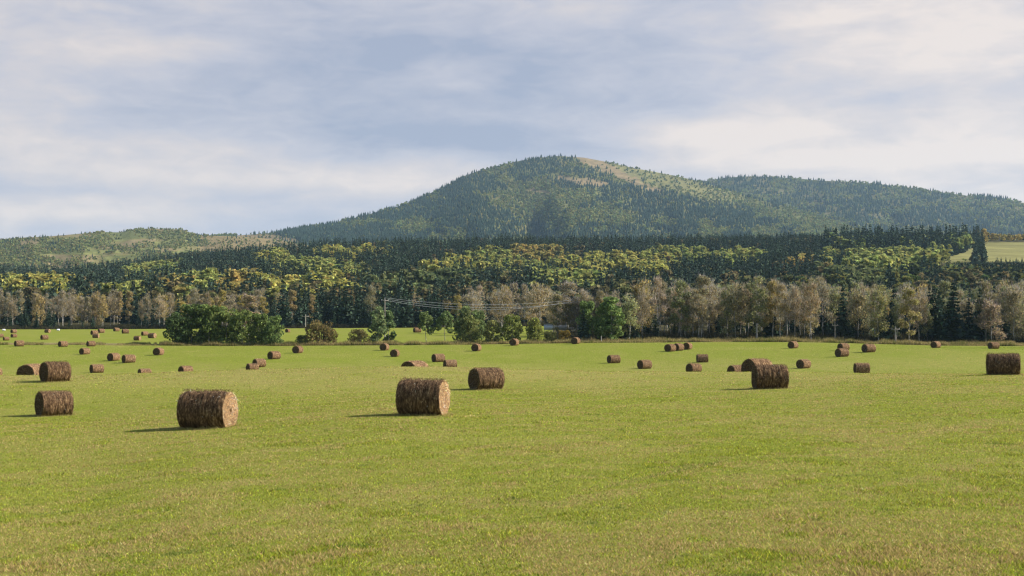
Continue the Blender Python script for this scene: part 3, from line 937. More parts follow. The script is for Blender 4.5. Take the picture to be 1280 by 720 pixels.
sp_t = [spruce(s, Rb=.17, whorls=11, nb=5, per=2, ls=.105) for s in range(1, 7)]
as_t = [leafy(s, 190, .32, .22, .90, .115, 9, (0.215, 0.212, 0.062), .28) for s in range(1, 6)]
its = [(x, y, z, h, r2.uniform(.8, 1.15), (lambda u: (u, u, u))(r2.uniform(.7, 1.2))) for (x, y, z, h, px, c) in stuff_sp]
o = add('spruce_forest', scatter_mesh('spruce_forest', its, sp_t, [M_needle], None))
tag(o, 'mass of dark spruces covering the slope below the mountain', 'forest', kind='stuff')
its = [(x, y, z, h, r2.uniform(1.0, 1.35), (lambda u: (c[0]*u*r2.uniform(.9, 1.12), c[1]*u, c[2]*u))(r2.uniform(.8, 1.12))) for (x, y, z, h, px, c) in stuff_as]
o = add('aspen_forest', scatter_mesh('aspen_forest', its, as_t, [M_leaf], None))
tag(o, 'yellow and lime aspen bands among the dark spruces on the slope', 'forest', kind='stuff')

# ------------------------------------------------------------------ woods on the mountains
def cone_t(seed):
    r = np.random.default_rng(seed); V = []; Fq = []; n0 = 0
    for (z0, z1, rad) in ((.05, .6, .24), (.35, 1.0, .17)):
        m = 5; a = np.linspace(0, 6.283, m, endpoint=False) + r.uniform(0, 1)
        ring = np.stack([np.cos(a) * rad * r.uniform(.7, 1.3, m), np.sin(a) * rad * r.uniform(.7, 1.3, m), z0 + r.uniform(-.05, .05, m)], 1)
        V += [ring, [[0, 0, z1]]]
        for k in range(m): Fq.append((n0 + k, n0 + (k + 1) % m, n0 + m))
        n0 += m + 1
    V = np.vstack(V); Fq = np.array(Fq)
    return V, Fq, np.ones((len(V), 3)) * np.array([0.026, 0.043, 0.032])
def round_t(seed):
    r = np.random.default_rng(seed)
    C = crown_pts(r, 16, [(0, 0, .5, .30, .32), (.1, .05, .6, .24, .25), (-.1, -.05, .45, .24, .25)], .6)
    V, Fq = quads(C, np.full(len(C), .36), r)
    return V, Fq, var(len(C), (0.158, 0.170, 0.058), .24, r)

def cover(s, n, pcon, dens, hr, colr, seed, vmax=1.0):
    r = np.random.default_rng(seed)
    px = r.uniform(s.px0, s.px1, n); v = r.uniform(0.1, vmax, n) ** 0.9
    x, y, z, py = s.pt(px, v)
    keep = r.uniform(0, 1, n) < dens(px, py)
    con = r.uniform(0, 1, n) < pcon(px, py)
    A, B = [], []
    for i in np.nonzero(keep)[0]:
        h = r.uniform(*hr)
        if con[i]:
            u = r.uniform(.7, 1.3); A.append((x[i], y[i], z[i], h * 1.15, r.uniform(.8, 1.2), (u, u, u)))
        else:
            u = r.uniform(.75, 1.2); c = colr[r.integers(len(colr))]; B.append((x[i], y[i], z[i], h * .8, r.uniform(.9, 1.3), (c[0]*u, c[1]*u, c[2]*u)))
    return A, B

def pc_main(px, py):
    n = fbm(px / 26.0, py / 9.0, 51, 4)
    p = 0.44 + (n - .5) * 3.2
    p += .75 * soft(px, py, 685, 207, 48, 12, 0) + .5 * soft(px, py, 470, 275, 130, 26, -18) + .6 * soft(px, py, 580, 250, 40, 26, -20)
    p += .75 * soft(px, py, 850, 262, 110, 15, 12) + .5 * soft(px, py, 620, 285, 110, 12, 0) + .6 * soft(px, py, 800, 252, 50, 9, 16) + .4 * soft(px, py, 600, 226, 50, 8, -14)
    p -= .75 * soft(px, py, 690, 262, 60, 22, 14) + .9 * soft(px, py, 850, 232, 70, 7, 14) + .9 * soft(px, py, 960, 262, 70, 6, 18) + .8 * soft(px, py, 1020, 283, 45, 8, 20) + .6 * soft(px, py, 660, 241, 24, 5, 8)
    p = .5 + (p - .5) * 2.2
    p -= .4 * soft(px, py, 455, 287, 60, 5, -12) + .5 * soft(px, py, 780, 243, 30, 4, 10)
    return np.clip(p, 0.03, .97)
def dn_main(px, py):
    d = np.where(bare_main(px, py), 0.06, 1.0)
    d = d * (1 - .8 * soft(px, py, 835, 228, 105, 11, 14)) * (1 - .45 * soft(px, py, 1000, 272, 80, 8, 20))
    return d
AUT = [(1.1, 1.12, 1.1), (.88, 1.02, 1.1), (1.0, 1.0, 1.1), (1.25, 1.12, 1.0), (.8, .98, 1.1), (.9, .93, 1)]
Am, Bm = cover(S_main, 40000, pc_main, dn_main, (8, 12.5), AUT, 101)
pc_right = lambda px, py: np.clip(.38 + (fbm(px / 24., py / 8., 61, 4) - .5) * 5.0 + .6 * soft(px, py, 1140, 270, 200, 10, 8) + .5 * soft(px, py, 970, 240, 50, 12, 0), .05, .95)
Ar, Br = cover(S_right, 23000, pc_right, lambda px, py: np.full(len(px), .95), (11, 16), AUT, 102)
pc_left = lambda px, py: np.clip(.03 + (fbm(px / 30., py / 8., 71, 4) - .5) * 1.0 + .8 * soft(px, py, 90, 292, 50, 3, -8), .02, .9)
dn_left = lambda px, py: np.clip(.60 + (fbm(px / 40. + 5, py / 8., 72, 4) - .5) * 3.6 + 1.0 * soft(px, py, 195, 288, 45, 5, 0), .02, 1) * np.where(px > 260, .35, 1)
Al, Bl = cover(S_left, 30000, pc_left, dn_left, (3.5, 7.5), [(1.25, 1.22, 1.3), (1.0, 1.12, 1.2), (1.4, 1.15, 1.35), (1.05, 1.1, 1.2)], 103)
ct = [cone_t(k) for k in range(6)]; rt = [round_t(k) for k in range(6)]
for nm, A, ts, m, lab in (('mountain_spruce_wood', Am, ct, M_needle, 'dark conifers covering the mountain with the summit'),
                          ('mountain_aspen_wood', Bm, rt, M_leaf, 'lighter green and yellow broadleaf wood on the summit mountain'),
                          ('ridge_spruce_wood', Ar, ct, M_needle, 'dark conifers on the mountain ridge at the right'),
                          ('ridge_aspen_wood', Br, rt, M_leaf, 'lighter broadleaf wood on the mountain ridge at the right'),
                          ('hill_spruce_wood', Al, ct, M_needle, 'scattered dark conifers on the pale hills at the left'),
                          ('hill_scrub', Bl, rt, M_leaf, 'olive scrub and aspens on the pale hills at the left')):
    its = [(a[0], a[1], a[2], a[3], a[4], a[5]) for a in A]
    tag(add(nm, scatter_mesh(nm, its, ts, [m], None)), lab, 'wood', kind='stuff')

# ------------------------------------------------------------------ hay bales
def hay_mat(name, end):
    m, n, l = mat(name)
    out = N(n, 'ShaderNodeOutputMaterial'); p = N(n, 'ShaderNodeBsdfPrincipled')
    p.inputs['Roughness'].default_value = 0.95; p.inputs['Specular IOR Level'].default_value = 0.1
    tc = N(n, 'ShaderNodeTexCoord'); ob = tc.outputs['Object']
    if end:
        f = nz(n, l, ob, 22, 5, 0.75)
        c = rampn(n, l, f, [(0.34, (0.04, 0.024, 0.014)), (0.50, (0.18, 0.11, 0.06)), (0.70, (0.47, 0.285, 0.14))])
    else:
        f = nz(n, l, ob, 6, 5, 0.75, (3.6, 1, 1))
        c = rampn(n, l, f, [(0.38, (0.044, 0.026, 0.014)), (0.54, (0.135, 0.083, 0.044)), (0.70, (0.46, 0.32, 0.175))])
        big = nz(n, l, ob, 1.6, 3, 0.6, (2.5, 1, 1))
        c = mixc(n, l, 1.0, c, rampn(n, l, big, [(0.35, (.65, .62, .6)), (0.65, (1.15, 1.1, 1.05))]), 'MULTIPLY')
    oi = N(n, 'ShaderNodeObjectInfo')
    c = mixc(n, l, 1.0, c, oi.outputs['Color'], 'MULTIPLY')
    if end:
        sc2 = N(n, 'ShaderNodeVectorMath', operation='SCALE'); l.new(c, sc2.inputs[0]); l.new(oi.outputs['Alpha'], sc2.inputs['Scale']); c = sc2.outputs[0]  # alpha dims shaded ends and lifts sunlit ones in the colour
    l.new(c, p.inputs['Base Color'])
    b = N(n, 'ShaderNodeBump'); b.inputs['Strength'].default_value = 0.9; b.inputs['Distance'].default_value = 0.03
    l.new(f, b.inputs['Height']); l.new(b.outputs[0], p.inputs['Normal'])
    l.new(p.outputs[0], out.inputs[0])
    return m
M_side = hay_mat('weathered_hay_side', False)
M_end = hay_mat('rolled_hay_end', True)
def straw_mat(name, end):
    m, n, l = mat(name)
    out = N(n, 'ShaderNodeOutputMaterial'); d = N(n, 'ShaderNodeBsdfDiffuse')
    at = N(n, 'ShaderNodeAttribute', attribute_name='tint'); oi = N(n, 'ShaderNodeObjectInfo')
    c = mixc(n, l, 1.0, at.outputs['Color'], oi.outputs['Color'], 'MULTIPLY')
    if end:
        k = N(n, 'ShaderNodeVectorMath', operation='SCALE'); l.new(c, k.inputs[0]); l.new(oi.outputs['Alpha'], k.inputs['Scale']); c = k.outputs[0]  # stalks on the ends take the same painted shade and sun from alpha
    l.new(c, d.inputs['Color'])
    l.new(d.outputs[0], out.inputs[0]); return m
M_straw = straw_mat('loose_straw', False)
M_straw_end = straw_mat('loose_straw_end', True)

def bale_mesh(seed, straws):
    """unit bale: diameter 1 (radius .5), length 1 along X, resting on z=0"""
    r = np.random.default_rng(seed)
    nu, nv = 96, 44
    u = np.linspace(0, 2*np.pi, nu, endpoint=False); s = np.linspace(-.5, .5, nv)
    U, S = np.meshgrid(u, s)
    lay = fbm(S * 22 + seed * 7, U * 0.6 + 3, seed, 2)
    rad = .492 - .020 * np.abs(2 * S) ** 14 + .045 * (lay - .5) + .020 * (fbm(S * 34, U * 7, seed + 2, 3) - .5) + .02 * (fbm(S * 3, U * 1.2, seed + 9, 2) - .5)
    y = rad * np.cos(U); z = rad * np.sin(U)
    z = np.where(z < -.40, -.40 + (z + .40) * .35, z)          # weight flattens the foot
    z = z * .985; y = y * 1.01
    V = np.stack([S + .02 * (fbm(U * 1.5, S * 2, seed + 4, 2) - .5), y, z], -1).reshape(-1, 3)
    k = np.arange(nv - 1)[:, None]; a = np.arange(nu)[None, :]; b = (a + 1) % nu
    side = np.stack([k*nu+a, k*nu+b, (k+1)*nu+b, (k+1)*nu+a], -1).reshape(-1, 4)
    Vs = [V]; Fs = [side]; fm = [np.zeros(len(side), int)]; n0 = len(V)
    for sg in (-1, 1):                                          # ends: coiled rings, hollow core
        rings = 16
        q = np.linspace(1, 0.03, rings)[:, None]
        base = V.reshape(nv, nu, 3)[0 if sg < 0 else -1]
        e = base[None] * np.stack([np.ones_like(q), q, q], -1)
        ra = q * np.ones(nu)[None]
        spiral = np.sin((ra * 7 + u[None] / 6.283) * 6.283)
        bul = .022 * (1 - ra ** 2) - .09 * np.exp(-(ra / .10) ** 2) + .012 * spiral + .022 * (fbm(ra * 8, u[None] * 3, seed + 5, 3) - .5)
        bul = bul * (1 - (ra > .99))
        e[..., 0] = e[..., 0] + sg * bul
        e = e[1:]
        Vs.append(e.reshape(-1, 3))
        outer = (0 if sg < 0 else (nv - 1) * nu) + np.arange(nu)
        idx = np.vstack([outer, (n0 + np.arange((rings - 1) * nu)).reshape(rings - 1, nu)])
        kk = idx[:-1]; k2 = idx[1:]
        f = np.stack([kk, np.roll(kk, -1, 1), np.roll(k2, -1, 1), k2], -1).reshape(-1, 4)
        if sg < 0: f = f[:, ::-1]
        Fs.append(f); fm.append(np.ones(len(f), int)); n0 += (rings - 1) * nu
    V = np.concatenate(Vs); V[:, 2] -= V[:, 2].min()
    T = np.ones((len(V), 3)); FQ = [np.concatenate(Fs)]
    fmat = list(np.concatenate(fm))
    # loose stalks standing off the surface
    m = straws
    ang = r.uniform(0, 6.283, m); sx = r.uniform(-.5, .5, m); onend = r.uniform(0, 1, m) < .38
    q = np.sqrt(r.uniform(0.02, 1, m)); sg = np.where(r.uniform(0, 1, m) < .5, -1, 1)
    cz = .46
    P0 = np.where(onend[:, None], np.stack([sg * (.5 + .018 * (1 - q**2)), q * .47 * np.cos(ang), cz + q * .46 * np.sin(ang)], 1),
                  np.stack([sx, .485 * np.cos(ang), cz + .48 * np.sin(ang)], 1))
    nrm = np.where(onend[:, None], np.stack([sg, 0 * q, 0 * q], 1), np.stack([0 * q, np.cos(ang), np.sin(ang)], 1))
    tan = np.where(onend[:, None], np.stack([0 * q, -np.sin(ang), np.cos(ang)], 1), np.stack([0 * q, -np.sin(ang), np.cos(ang)], 1))
    tan = tan * np.where(r.uniform(0, 1, m) < .5, -1, 1)[:, None] + r.normal(0, .35, (m, 3))
    d = nrm * r.uniform(.02, .5, (m, 1)) + tan; d /= np.linalg.norm(d, axis=1)[:, None]
    L = r.uniform(.03, .10, (m, 1)); w = np.cross(d, nrm); w = w / (np.linalg.norm(w, axis=1)[:, None] + 1e-6) * r.uniform(.0025, .005, (m, 1))
    B0 = P0 + nrm * .004
    tri = np.stack([B0 - w, B0 + w, B0 + d * L], 1).reshape(-1, 3); tri[:, 2] = np.maximum(tri[:, 2], 0.0)
    base = np.where(onend[:, None], np.array([[.40, .245, .12]]), np.array([[.115, .072, .044]]))
    ct_ = base * np.exp(r.normal(0, .8, (m, 1)))
    T = np.vstack([T, np.repeat(np.minimum(ct_, .6), 3, 0)])
    FQ.append(len(V) + np.arange(3 * m).reshape(-1, 3)); fmat += list(np.where(onend, 3, 2))
    V = np.vstack([V, tri])
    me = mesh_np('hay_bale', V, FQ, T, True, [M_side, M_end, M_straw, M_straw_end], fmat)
    return me
BM = [bale_mesh(s, 7000) for s in (1, 2, 3, 4, 5)]
_first = [None] * 5
_k = [0]
def bale(px0, px1, base, h, endw, label, Y=None, D=None, yaw=None, color=(1, 1, 1), group='round hay bales lying on the field', hidden=False):
    """px0..px1 left and right limit in the photo, endw: width of the visible end (+ left end, - right end)"""
    cx = (px0 + px1) / 2
    if Y is None:
        Y = 1600 * 1.5 / h
        lo = 18 if h > 20 else 108
        Yc = np.linspace(max(lo, Y * .8), min(Y * 1.22, 96 if h > 20 else 480), 800)
        rowy = row_of(Yc, ground((cx - 640) / F * Yc, Yc))
        cost = np.abs(rowy - base) + np.abs(Yc / Y - 1) * 6
        Y = Yc[np.argmin(cost)]
    if D is None: D = h * Y / F
    if yaw is None:
        e = min(.97, abs(endw) / h)
        yaw = math.asin(e) * (1 if endw > 0 else -1)
    yaw_w = yaw - math.atan((cx - 640) / F)
    wpx = (px1 - px0) * Y / F
    Ln = (wpx - D * abs(math.sin(yaw)) * .95) / max(.3, abs(math.cos(yaw)))
    Ln = min(max(Ln, D * .85), D * 1.25)
    # push the centre back so that the visible front meets the photo's base line
    Yc = Y + D * .35
    x, y, z = (cx - 640) / F * Yc, Yc, 0
    z = float(ground(x, y))
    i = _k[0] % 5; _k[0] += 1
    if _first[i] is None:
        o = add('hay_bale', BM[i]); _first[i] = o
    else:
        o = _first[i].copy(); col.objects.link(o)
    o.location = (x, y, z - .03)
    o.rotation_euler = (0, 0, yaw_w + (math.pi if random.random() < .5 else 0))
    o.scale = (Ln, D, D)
    u = random.uniform(.88, 1.12) * (1.0 if D > 1.2 and Y < 100 else 1.65)  # random tone; far bales also lightened in the colour so barrels look sunlit
    o.color = (color[0] * u, color[1] * u, color[2] * u, (1.15 if endw < 0 else .42) / (u if u > 1.3 else 1))  # alpha paints left ends as shaded, right ends as sunlit
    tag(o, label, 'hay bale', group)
    print('bale %4d Y=%.0f D=%.2f L=%.2f row=%.1f want=%.1f' % (cx, Y, D, Ln, row_of(Y, float(ground((cx-640)/F*Y, Y))), base))
    return o

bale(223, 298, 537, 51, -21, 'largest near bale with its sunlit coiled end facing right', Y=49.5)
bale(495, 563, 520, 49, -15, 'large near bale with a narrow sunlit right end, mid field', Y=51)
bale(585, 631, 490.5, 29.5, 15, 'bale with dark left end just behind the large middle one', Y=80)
bale(939, 985, 487, 32.5, 8, 'streaked bale standing in front of a half hidden pair', Y=75)
bale(1233, 1273, 468, 29.5, 3, 'large side-on bale near the right edge of the field', Y=84)
bale(51, 89, 477.5, 27.5, 11, 'banded bale overlapping a half sunk dark bale at the left', Y=85)
bale(46, 92, 520.5, 34, 11, 'near bale at the left with deep rings and a dark left end', Y=66)
bale(20, 62, 480, 25.5, 22, 'dark bale half sunk behind the rise, behind the banded one', Y=101, D=1.6)
bale(500, 537, 474.5, 25.5, 21, 'lone low dome of a bale sunk behind the rise above the large middle bale', Y=104, D=1.64)
bale(921, 971, 473.5, 25.5, 19, 'broad half sunk bale directly behind the streaked one', Y=101, D=1.62)
bale(908, 937, 472, 18, 10, 'half sunk dark bale at the left end of the overlapping trio', Y=130, D=1.46)
bale(-14, 3.5, 470, 12, 7, 'bale cut off by the left edge of the photo', Y=190)
bale(173, 190, 470, 12, 5, 'bale with only its top strip showing over the rise', Y=190, D=1.3)
bale(223.5, 242, 468, 12.5, 7, 'bale showing its upper half over the rise below the green clump', Y=195)
bale(308, 324, 465, 11, 5, 'lower of two half hidden bales that overlap below the willow shrubs', Y=205)
bale(316, 333, 462, 11.5, 6, 'upper bale of the overlapping half hidden pair below the willow shrubs', Y=214)
bale(554, 571.5, 461.5, 12, 4, 'half hidden bale touching the banded one right of the low dome', Y=200)
bale(539, 557, 452.5, 11, 6, 'banded bale right of and above the low dome')
bale(485, 502.5, 446, 10, 11, 'dark ended bale above the low dome, lower of two')
bale(472.5, 489, 438, 9.5, 9, 'dark ended bale below the narrow pale green tree, upper of two')
bale(588, 603, 439, 10, 9.5, 'dark ended bale casting a thin shadow below the bushy green trees')
bale(635.5, 650, 432, 9.3, 8.8, 'end-on bale right at the field edge under the rounded olive tree')
bale(713, 726, 430, 9, 8.5, 'end-on bale at the field edge under the dark young spruce')
bale(758, 776, 454, 11, 5.5, 'bale standing alone below the bright green tree, left of two')
bale(795, 816, 461, 12, 8, 'bale standing alone lower right of the one below the bright green tree')
bale(829, 846, 439.5, 10.3, 9, 'front bale of the group of three touching bales')
bale(840, 855.5, 438.5, 10, 8.5, 'middle bale of the group of three touching bales')
bale(853, 865.5, 437, 9.5, 9, 'rear right bale of the group of three touching bales')
bale(870, 885, 453, 11, 2, 'side-on dark bale below the group of three')
bale(855, 879, 470.5, 13, 9, 'bale half hidden by the rise left of the overlapping trio', Y=185)
bale(992.5, 1015.5, 460.5, 12.3, 10, 'bale with round dark left end right of the streaked bale')
bale(982, 1000, 435.5, 9.5, 8.5, 'lone dark ended bale near the far field edge')
bale(1045, 1063, 438, 9.8, 7, 'upper bale of the stacked looking pair left of the crossarm pole')
bale(1042, 1062, 446, 11.3, 8, 'lower bale of the stacked looking pair left of the crossarm pole')
bale(1076, 1095, 440.5, 11.3, 7.5, 'bale just right of the stacked looking pair')
bale(1066, 1087, 466.5, 14, 3.5, 'side-on bale low on the right half of the field')
bale(1160, 1178.5, 435, 9, 8, 'bale at the field edge under the broadest dark spruce')
bale(1233, 1250, 436, 9, 6, 'tan bale half hidden at the field edge above the large right bale')
bale(99, 114, 443, 8.6, 6, 'bale with dark left end alone between left bale rows')
bale(134, 151.5, 451, 10.5, 8, 'left bale of a pair standing side by side at the left')
bale(152.5, 170.5, 453.5, 11, 5, 'right bale of a pair standing side by side at the left')
bale(112.5, 131, 466, 11.5, 4.5, 'bale below the side by side pair at the left')
bale(190, 207.5, 444, 10, 9, 'dark ended bale at the left foot of the green clump')
bale(334, 352, 449, 10.7, 7, 'left lower bale of two below the large willow shrub')
bale(364, 381, 441.5, 10, 9, 'right upper bale of two below the large willow shrub')
bale(18.5, 30.5, 433, 8, 3, 'leftmost of three bales along the weedy strip at the left')
bale(72.5, 86, 433.5, 7.6, 4, 'middle of three bales along the weedy strip at the left')
bale(108.5, 120, 433, 7.3, 3, 'rightmost of three bales along the weedy strip at the left')
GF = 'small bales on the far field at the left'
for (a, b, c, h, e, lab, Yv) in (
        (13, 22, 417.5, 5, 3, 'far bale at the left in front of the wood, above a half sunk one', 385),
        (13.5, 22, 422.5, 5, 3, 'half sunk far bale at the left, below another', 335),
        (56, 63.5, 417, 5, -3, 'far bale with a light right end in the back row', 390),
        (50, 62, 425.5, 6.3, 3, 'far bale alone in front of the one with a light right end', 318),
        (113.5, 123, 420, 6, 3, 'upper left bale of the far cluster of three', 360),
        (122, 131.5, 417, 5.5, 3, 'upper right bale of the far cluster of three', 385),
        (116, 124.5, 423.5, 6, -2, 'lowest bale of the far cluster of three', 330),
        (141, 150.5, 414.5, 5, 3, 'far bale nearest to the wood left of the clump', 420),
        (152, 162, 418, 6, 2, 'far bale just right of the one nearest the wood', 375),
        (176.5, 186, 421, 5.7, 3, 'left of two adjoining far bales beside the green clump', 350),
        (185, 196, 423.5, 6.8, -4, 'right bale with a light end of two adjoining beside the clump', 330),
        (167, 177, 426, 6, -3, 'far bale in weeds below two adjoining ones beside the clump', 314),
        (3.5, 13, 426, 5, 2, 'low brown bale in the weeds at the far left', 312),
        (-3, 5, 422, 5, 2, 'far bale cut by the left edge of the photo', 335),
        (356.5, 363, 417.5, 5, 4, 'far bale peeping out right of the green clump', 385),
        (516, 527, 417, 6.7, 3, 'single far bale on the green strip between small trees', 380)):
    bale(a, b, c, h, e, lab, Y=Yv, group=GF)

def wrapped(px, Y, label):
    r = np.random.default_rng(int(px)); a = Acc()
    xs = np.linspace(-1, 1, 13); rad = np.sqrt(np.maximum(0, 1 - np.abs(xs) ** 5)) * .45
    pts = np.stack([xs * .75, 0 * xs, 0 * xs + .42], 1)
    V, Fq = tube(pts, rad + .01, 20); V[:, 2] = np.maximum(V[:, 2], 0.02); a.add(V, Fq)
    m, n, l = mat('white_wrap'); out = N(n, 'ShaderNodeOutputMaterial'); p = N(n, 'ShaderNodeBsdfPrincipled')
    tcc = N(n, 'ShaderNodeTexCoord'); f = nz(n, l, tcc.outputs['Object'], 5)
    l.new(rampn(n, l, f, [(.3, (.6, .6, .6)), (.7, (.8, .8, .8))]), p.inputs['Base Color']); p.inputs['Roughness'].default_value = .4
    l.new(p.outputs[0], out.inputs[0])
    o = add('wrapped_bale', a.mesh('wrapped_bale', [m], True), None, P(px, Y)); o.rotation_euler = (0, 0, .3); o.scale = (.75, .75, .75)
    tag(o, label, 'wrapped bale')
wrapped(5, 440, 'tiny white wrapped bale at the foot of the wood, left edge')
wrapped(73, 440, 'tiny white wrapped bale at the foot of the wood, right of the light ended bale')

# ------------------------------------------------------------------ poles, cables, barrier, posts
def wood_mat():
    m, n, l = mat('grey_weathered_wood'); out = N(n, 'ShaderNodeOutputMaterial'); p = N(n, 'ShaderNodeBsdfPrincipled')
    tcc = N(n, 'ShaderNodeTexCoord'); f = nz(n, l, tcc.outputs['Object'], 3, 4, .6, (6, 6, .6))
    l.new(rampn(n, l, f, [(.3, (.22, .19, .16)), (.7, (.42, .38, .33))]), p.inputs['Base Color']); p.inputs['Roughness'].default_value = .85
    l.new(p.outputs[0], out.inputs[0]); return m
M_wood = wood_mat()
def metal_mat():
    m, n, l = mat('galvanised_metal'); out = N(n, 'ShaderNodeOutputMaterial'); p = N(n, 'ShaderNodeBsdfPrincipled')
    tcc = N(n, 'ShaderNodeTexCoord'); f = nz(n, l, tcc.outputs['Object'], 2)
    l.new(rampn(n, l, f, [(.3, (.38, .40, .42)), (.7, (.55, .56, .58))]), p.inputs['Base Color']); p.inputs['Roughness'].default_value = .5
    p.inputs['Metallic'].default_value = .3
    l.new(p.outputs[0], out.inputs[0]); return m
M_metal = metal_mat()
def box(a, c, s):
    x, y, z = s; V = np.array([(i, j, k) for i in (-.5, .5) for j in (-.5, .5) for k in (-.5, .5)]) * (x, y, z) + c
    Fq = np.array([(0, 1, 3, 2), (4, 6, 7, 5), (0, 4, 5, 1), (2, 3, 7, 6), (0, 2, 6, 4), (1, 5, 7, 3)]); a.add(V, Fq)
def pole(px, Y, top, label, arm=True, r0=.16, armw=2.4):
    x, y, z = P(px, Y); h = (row_of(Y, z) - top) * Y / F
    root = empty('utility_pole', (x, y, z - .1))
    a = Acc(); V, Fq = tube([(0, 0, 0), (0, 0, h * .5), (0, 0, h)], [r0, r0 * .85, r0 * .7], 10); a.add(V, Fq)
    V, Fq = tube([(0, 0, h - .001), (0, 0, h + .05)], [r0 * .68, .01], 10); a.add(V, Fq)
    add('pole', a.mesh('pole', [M_wood], False), root)
    ends = []
    if arm:
        b = Acc(); box(b, (0, -r0 - .03, h - .45), (armw, .12, .14)); ar = add('crossarm', b.mesh('crossarm', [M_wood]), root)
        for k in (-1, 0, 1):
            c = Acc(); zz = h - .36 if k else h + .05
            V, Fq = tube([(k * armw * .45, -r0 - .03 if k else 0, zz - .02), (k * armw * .45, -r0 - .03 if k else 0, zz + .08), (k * armw * .45, -r0 - .03 if k else 0, zz + .2)], [.03, .07, .03], 8)
            c.add(V, Fq); add('insulator', c.mesh('insulator', [M_metal]), ar)
            ends.append((x + k * armw * .45, y - (r0 + .03 if k else 0), z - .1 + zz + .2))
    tag(root, label, 'utility pole')
    return ends
pole(382, 430, 393.5, 'distant pole with crossarm left of the large willow shrub', r0=.17)
E1 = pole(481, 312, 373, 'pale pole rising above the narrow pale green tree', r0=.15, armw=1.8)
E2 = pole(722, 330, 375, 'pole half hidden in the trees where the cables end', r0=.2)
pole(1043.5, 300, 404, 'thin light pole with a short arm at the field edge on the right', armw=1.4, r0=.13)
pole(1119, 292, 408.5, 'short thick pole with a crossarm at the field edge on the right', armw=1.9, r0=.2)
pole(946, 292, 404, 'plain pale pole without arm in front of the brown aspens', arm=False, r0=.14)
E0 = pole(150, 545, 372, 'far pole hidden in the wood left of the clump', r0=.17)
def cable(p, q, sag, label, rad=.021):
    p, q = np.array(p), np.array(q); t = np.linspace(0, 1, 25)[:, None]
    pts = p + (q - p) * t; pts[:, 2] -= sag * 4 * (t * (1 - t))[:, 0]
    a = Acc(); V, Fq = tube(pts, np.full(25, rad), 5); a.add(V, Fq)
    tag(add('overhead_cable', a.mesh('overhead_cable', [M_metal], True)), label, 'cable', 'overhead cables between the two taller poles')
for i, nm in enumerate(('lowest', 'middle', 'highest')):
    k = (0, 2, 1)[i]
    cable(E1[k], E2[k], (2.4, 1.9, 1.5)[i], nm + ' cable of the three strung left of the bright green tree')
# barrier
x, y, z = P(701, 340)
root = empty('roadside_barrier', (x, y, z))
a = Acc(); 
box(a, (0, 0, 3.05), (9, .10, .14)); box(a, (0, 0, 2.2), (9, .05, 1.3)); add('rail', a.mesh('rail', [M_metal]), root)
for k in range(6):
    a = Acc(); box(a, (-4.3 + k * 1.72, .12, 1.5), (.12, .12, 3.0)); add('post', a.mesh('post', [M_wood]), root)
tag(root, 'low pale grey barrier seen between the bushes and the dark young spruce', 'barrier')
def post(px, Y, h, label):
    a = Acc(); V, Fq = tube([(0, 0, 0), (0, 0, h * .6), (.01, 0, h)], [.11, .10, .09], 9); a.add(V, Fq)
    V, Fq = tube([(.01, 0, h - .001), (.01, 0, h + .02)], [.089, .01], 9); a.add(V, Fq)
    tag(add('fence_post', a.mesh('fence_post', [M_wood]), None, P(px, Y)), label, 'fence post')
post(751.5, 290, 1.35, 'short grey wooden post under the bright green tree')
post(697, 291, .9, 'small post beside the low rust tinted bush')

# ------------------------------------------------------------------ grasses
def blades(name, x, y, h, w, c, lean, r):
    n = len(x); z = ground(x, y) - .01
    a = r.uniform(0, 6.283, n); ta = r.uniform(0, 6.283, n)
    b = np.stack([x, y, z], 1); s = np.stack([np.cos(a), np.sin(a), 0 * a], 1) * (w * .5)[:, None]
    tip = b + np.stack([np.cos(ta) * lean * h, np.sin(ta) * lean * h, h], 1)
    V = np.stack([b - s, b + s, tip], 1).reshape(-1, 3)
    return mesh_np(name, V, np.arange(3 * n).reshape(-1, 3), np.repeat(c, 3, 0), False, [M_grass])

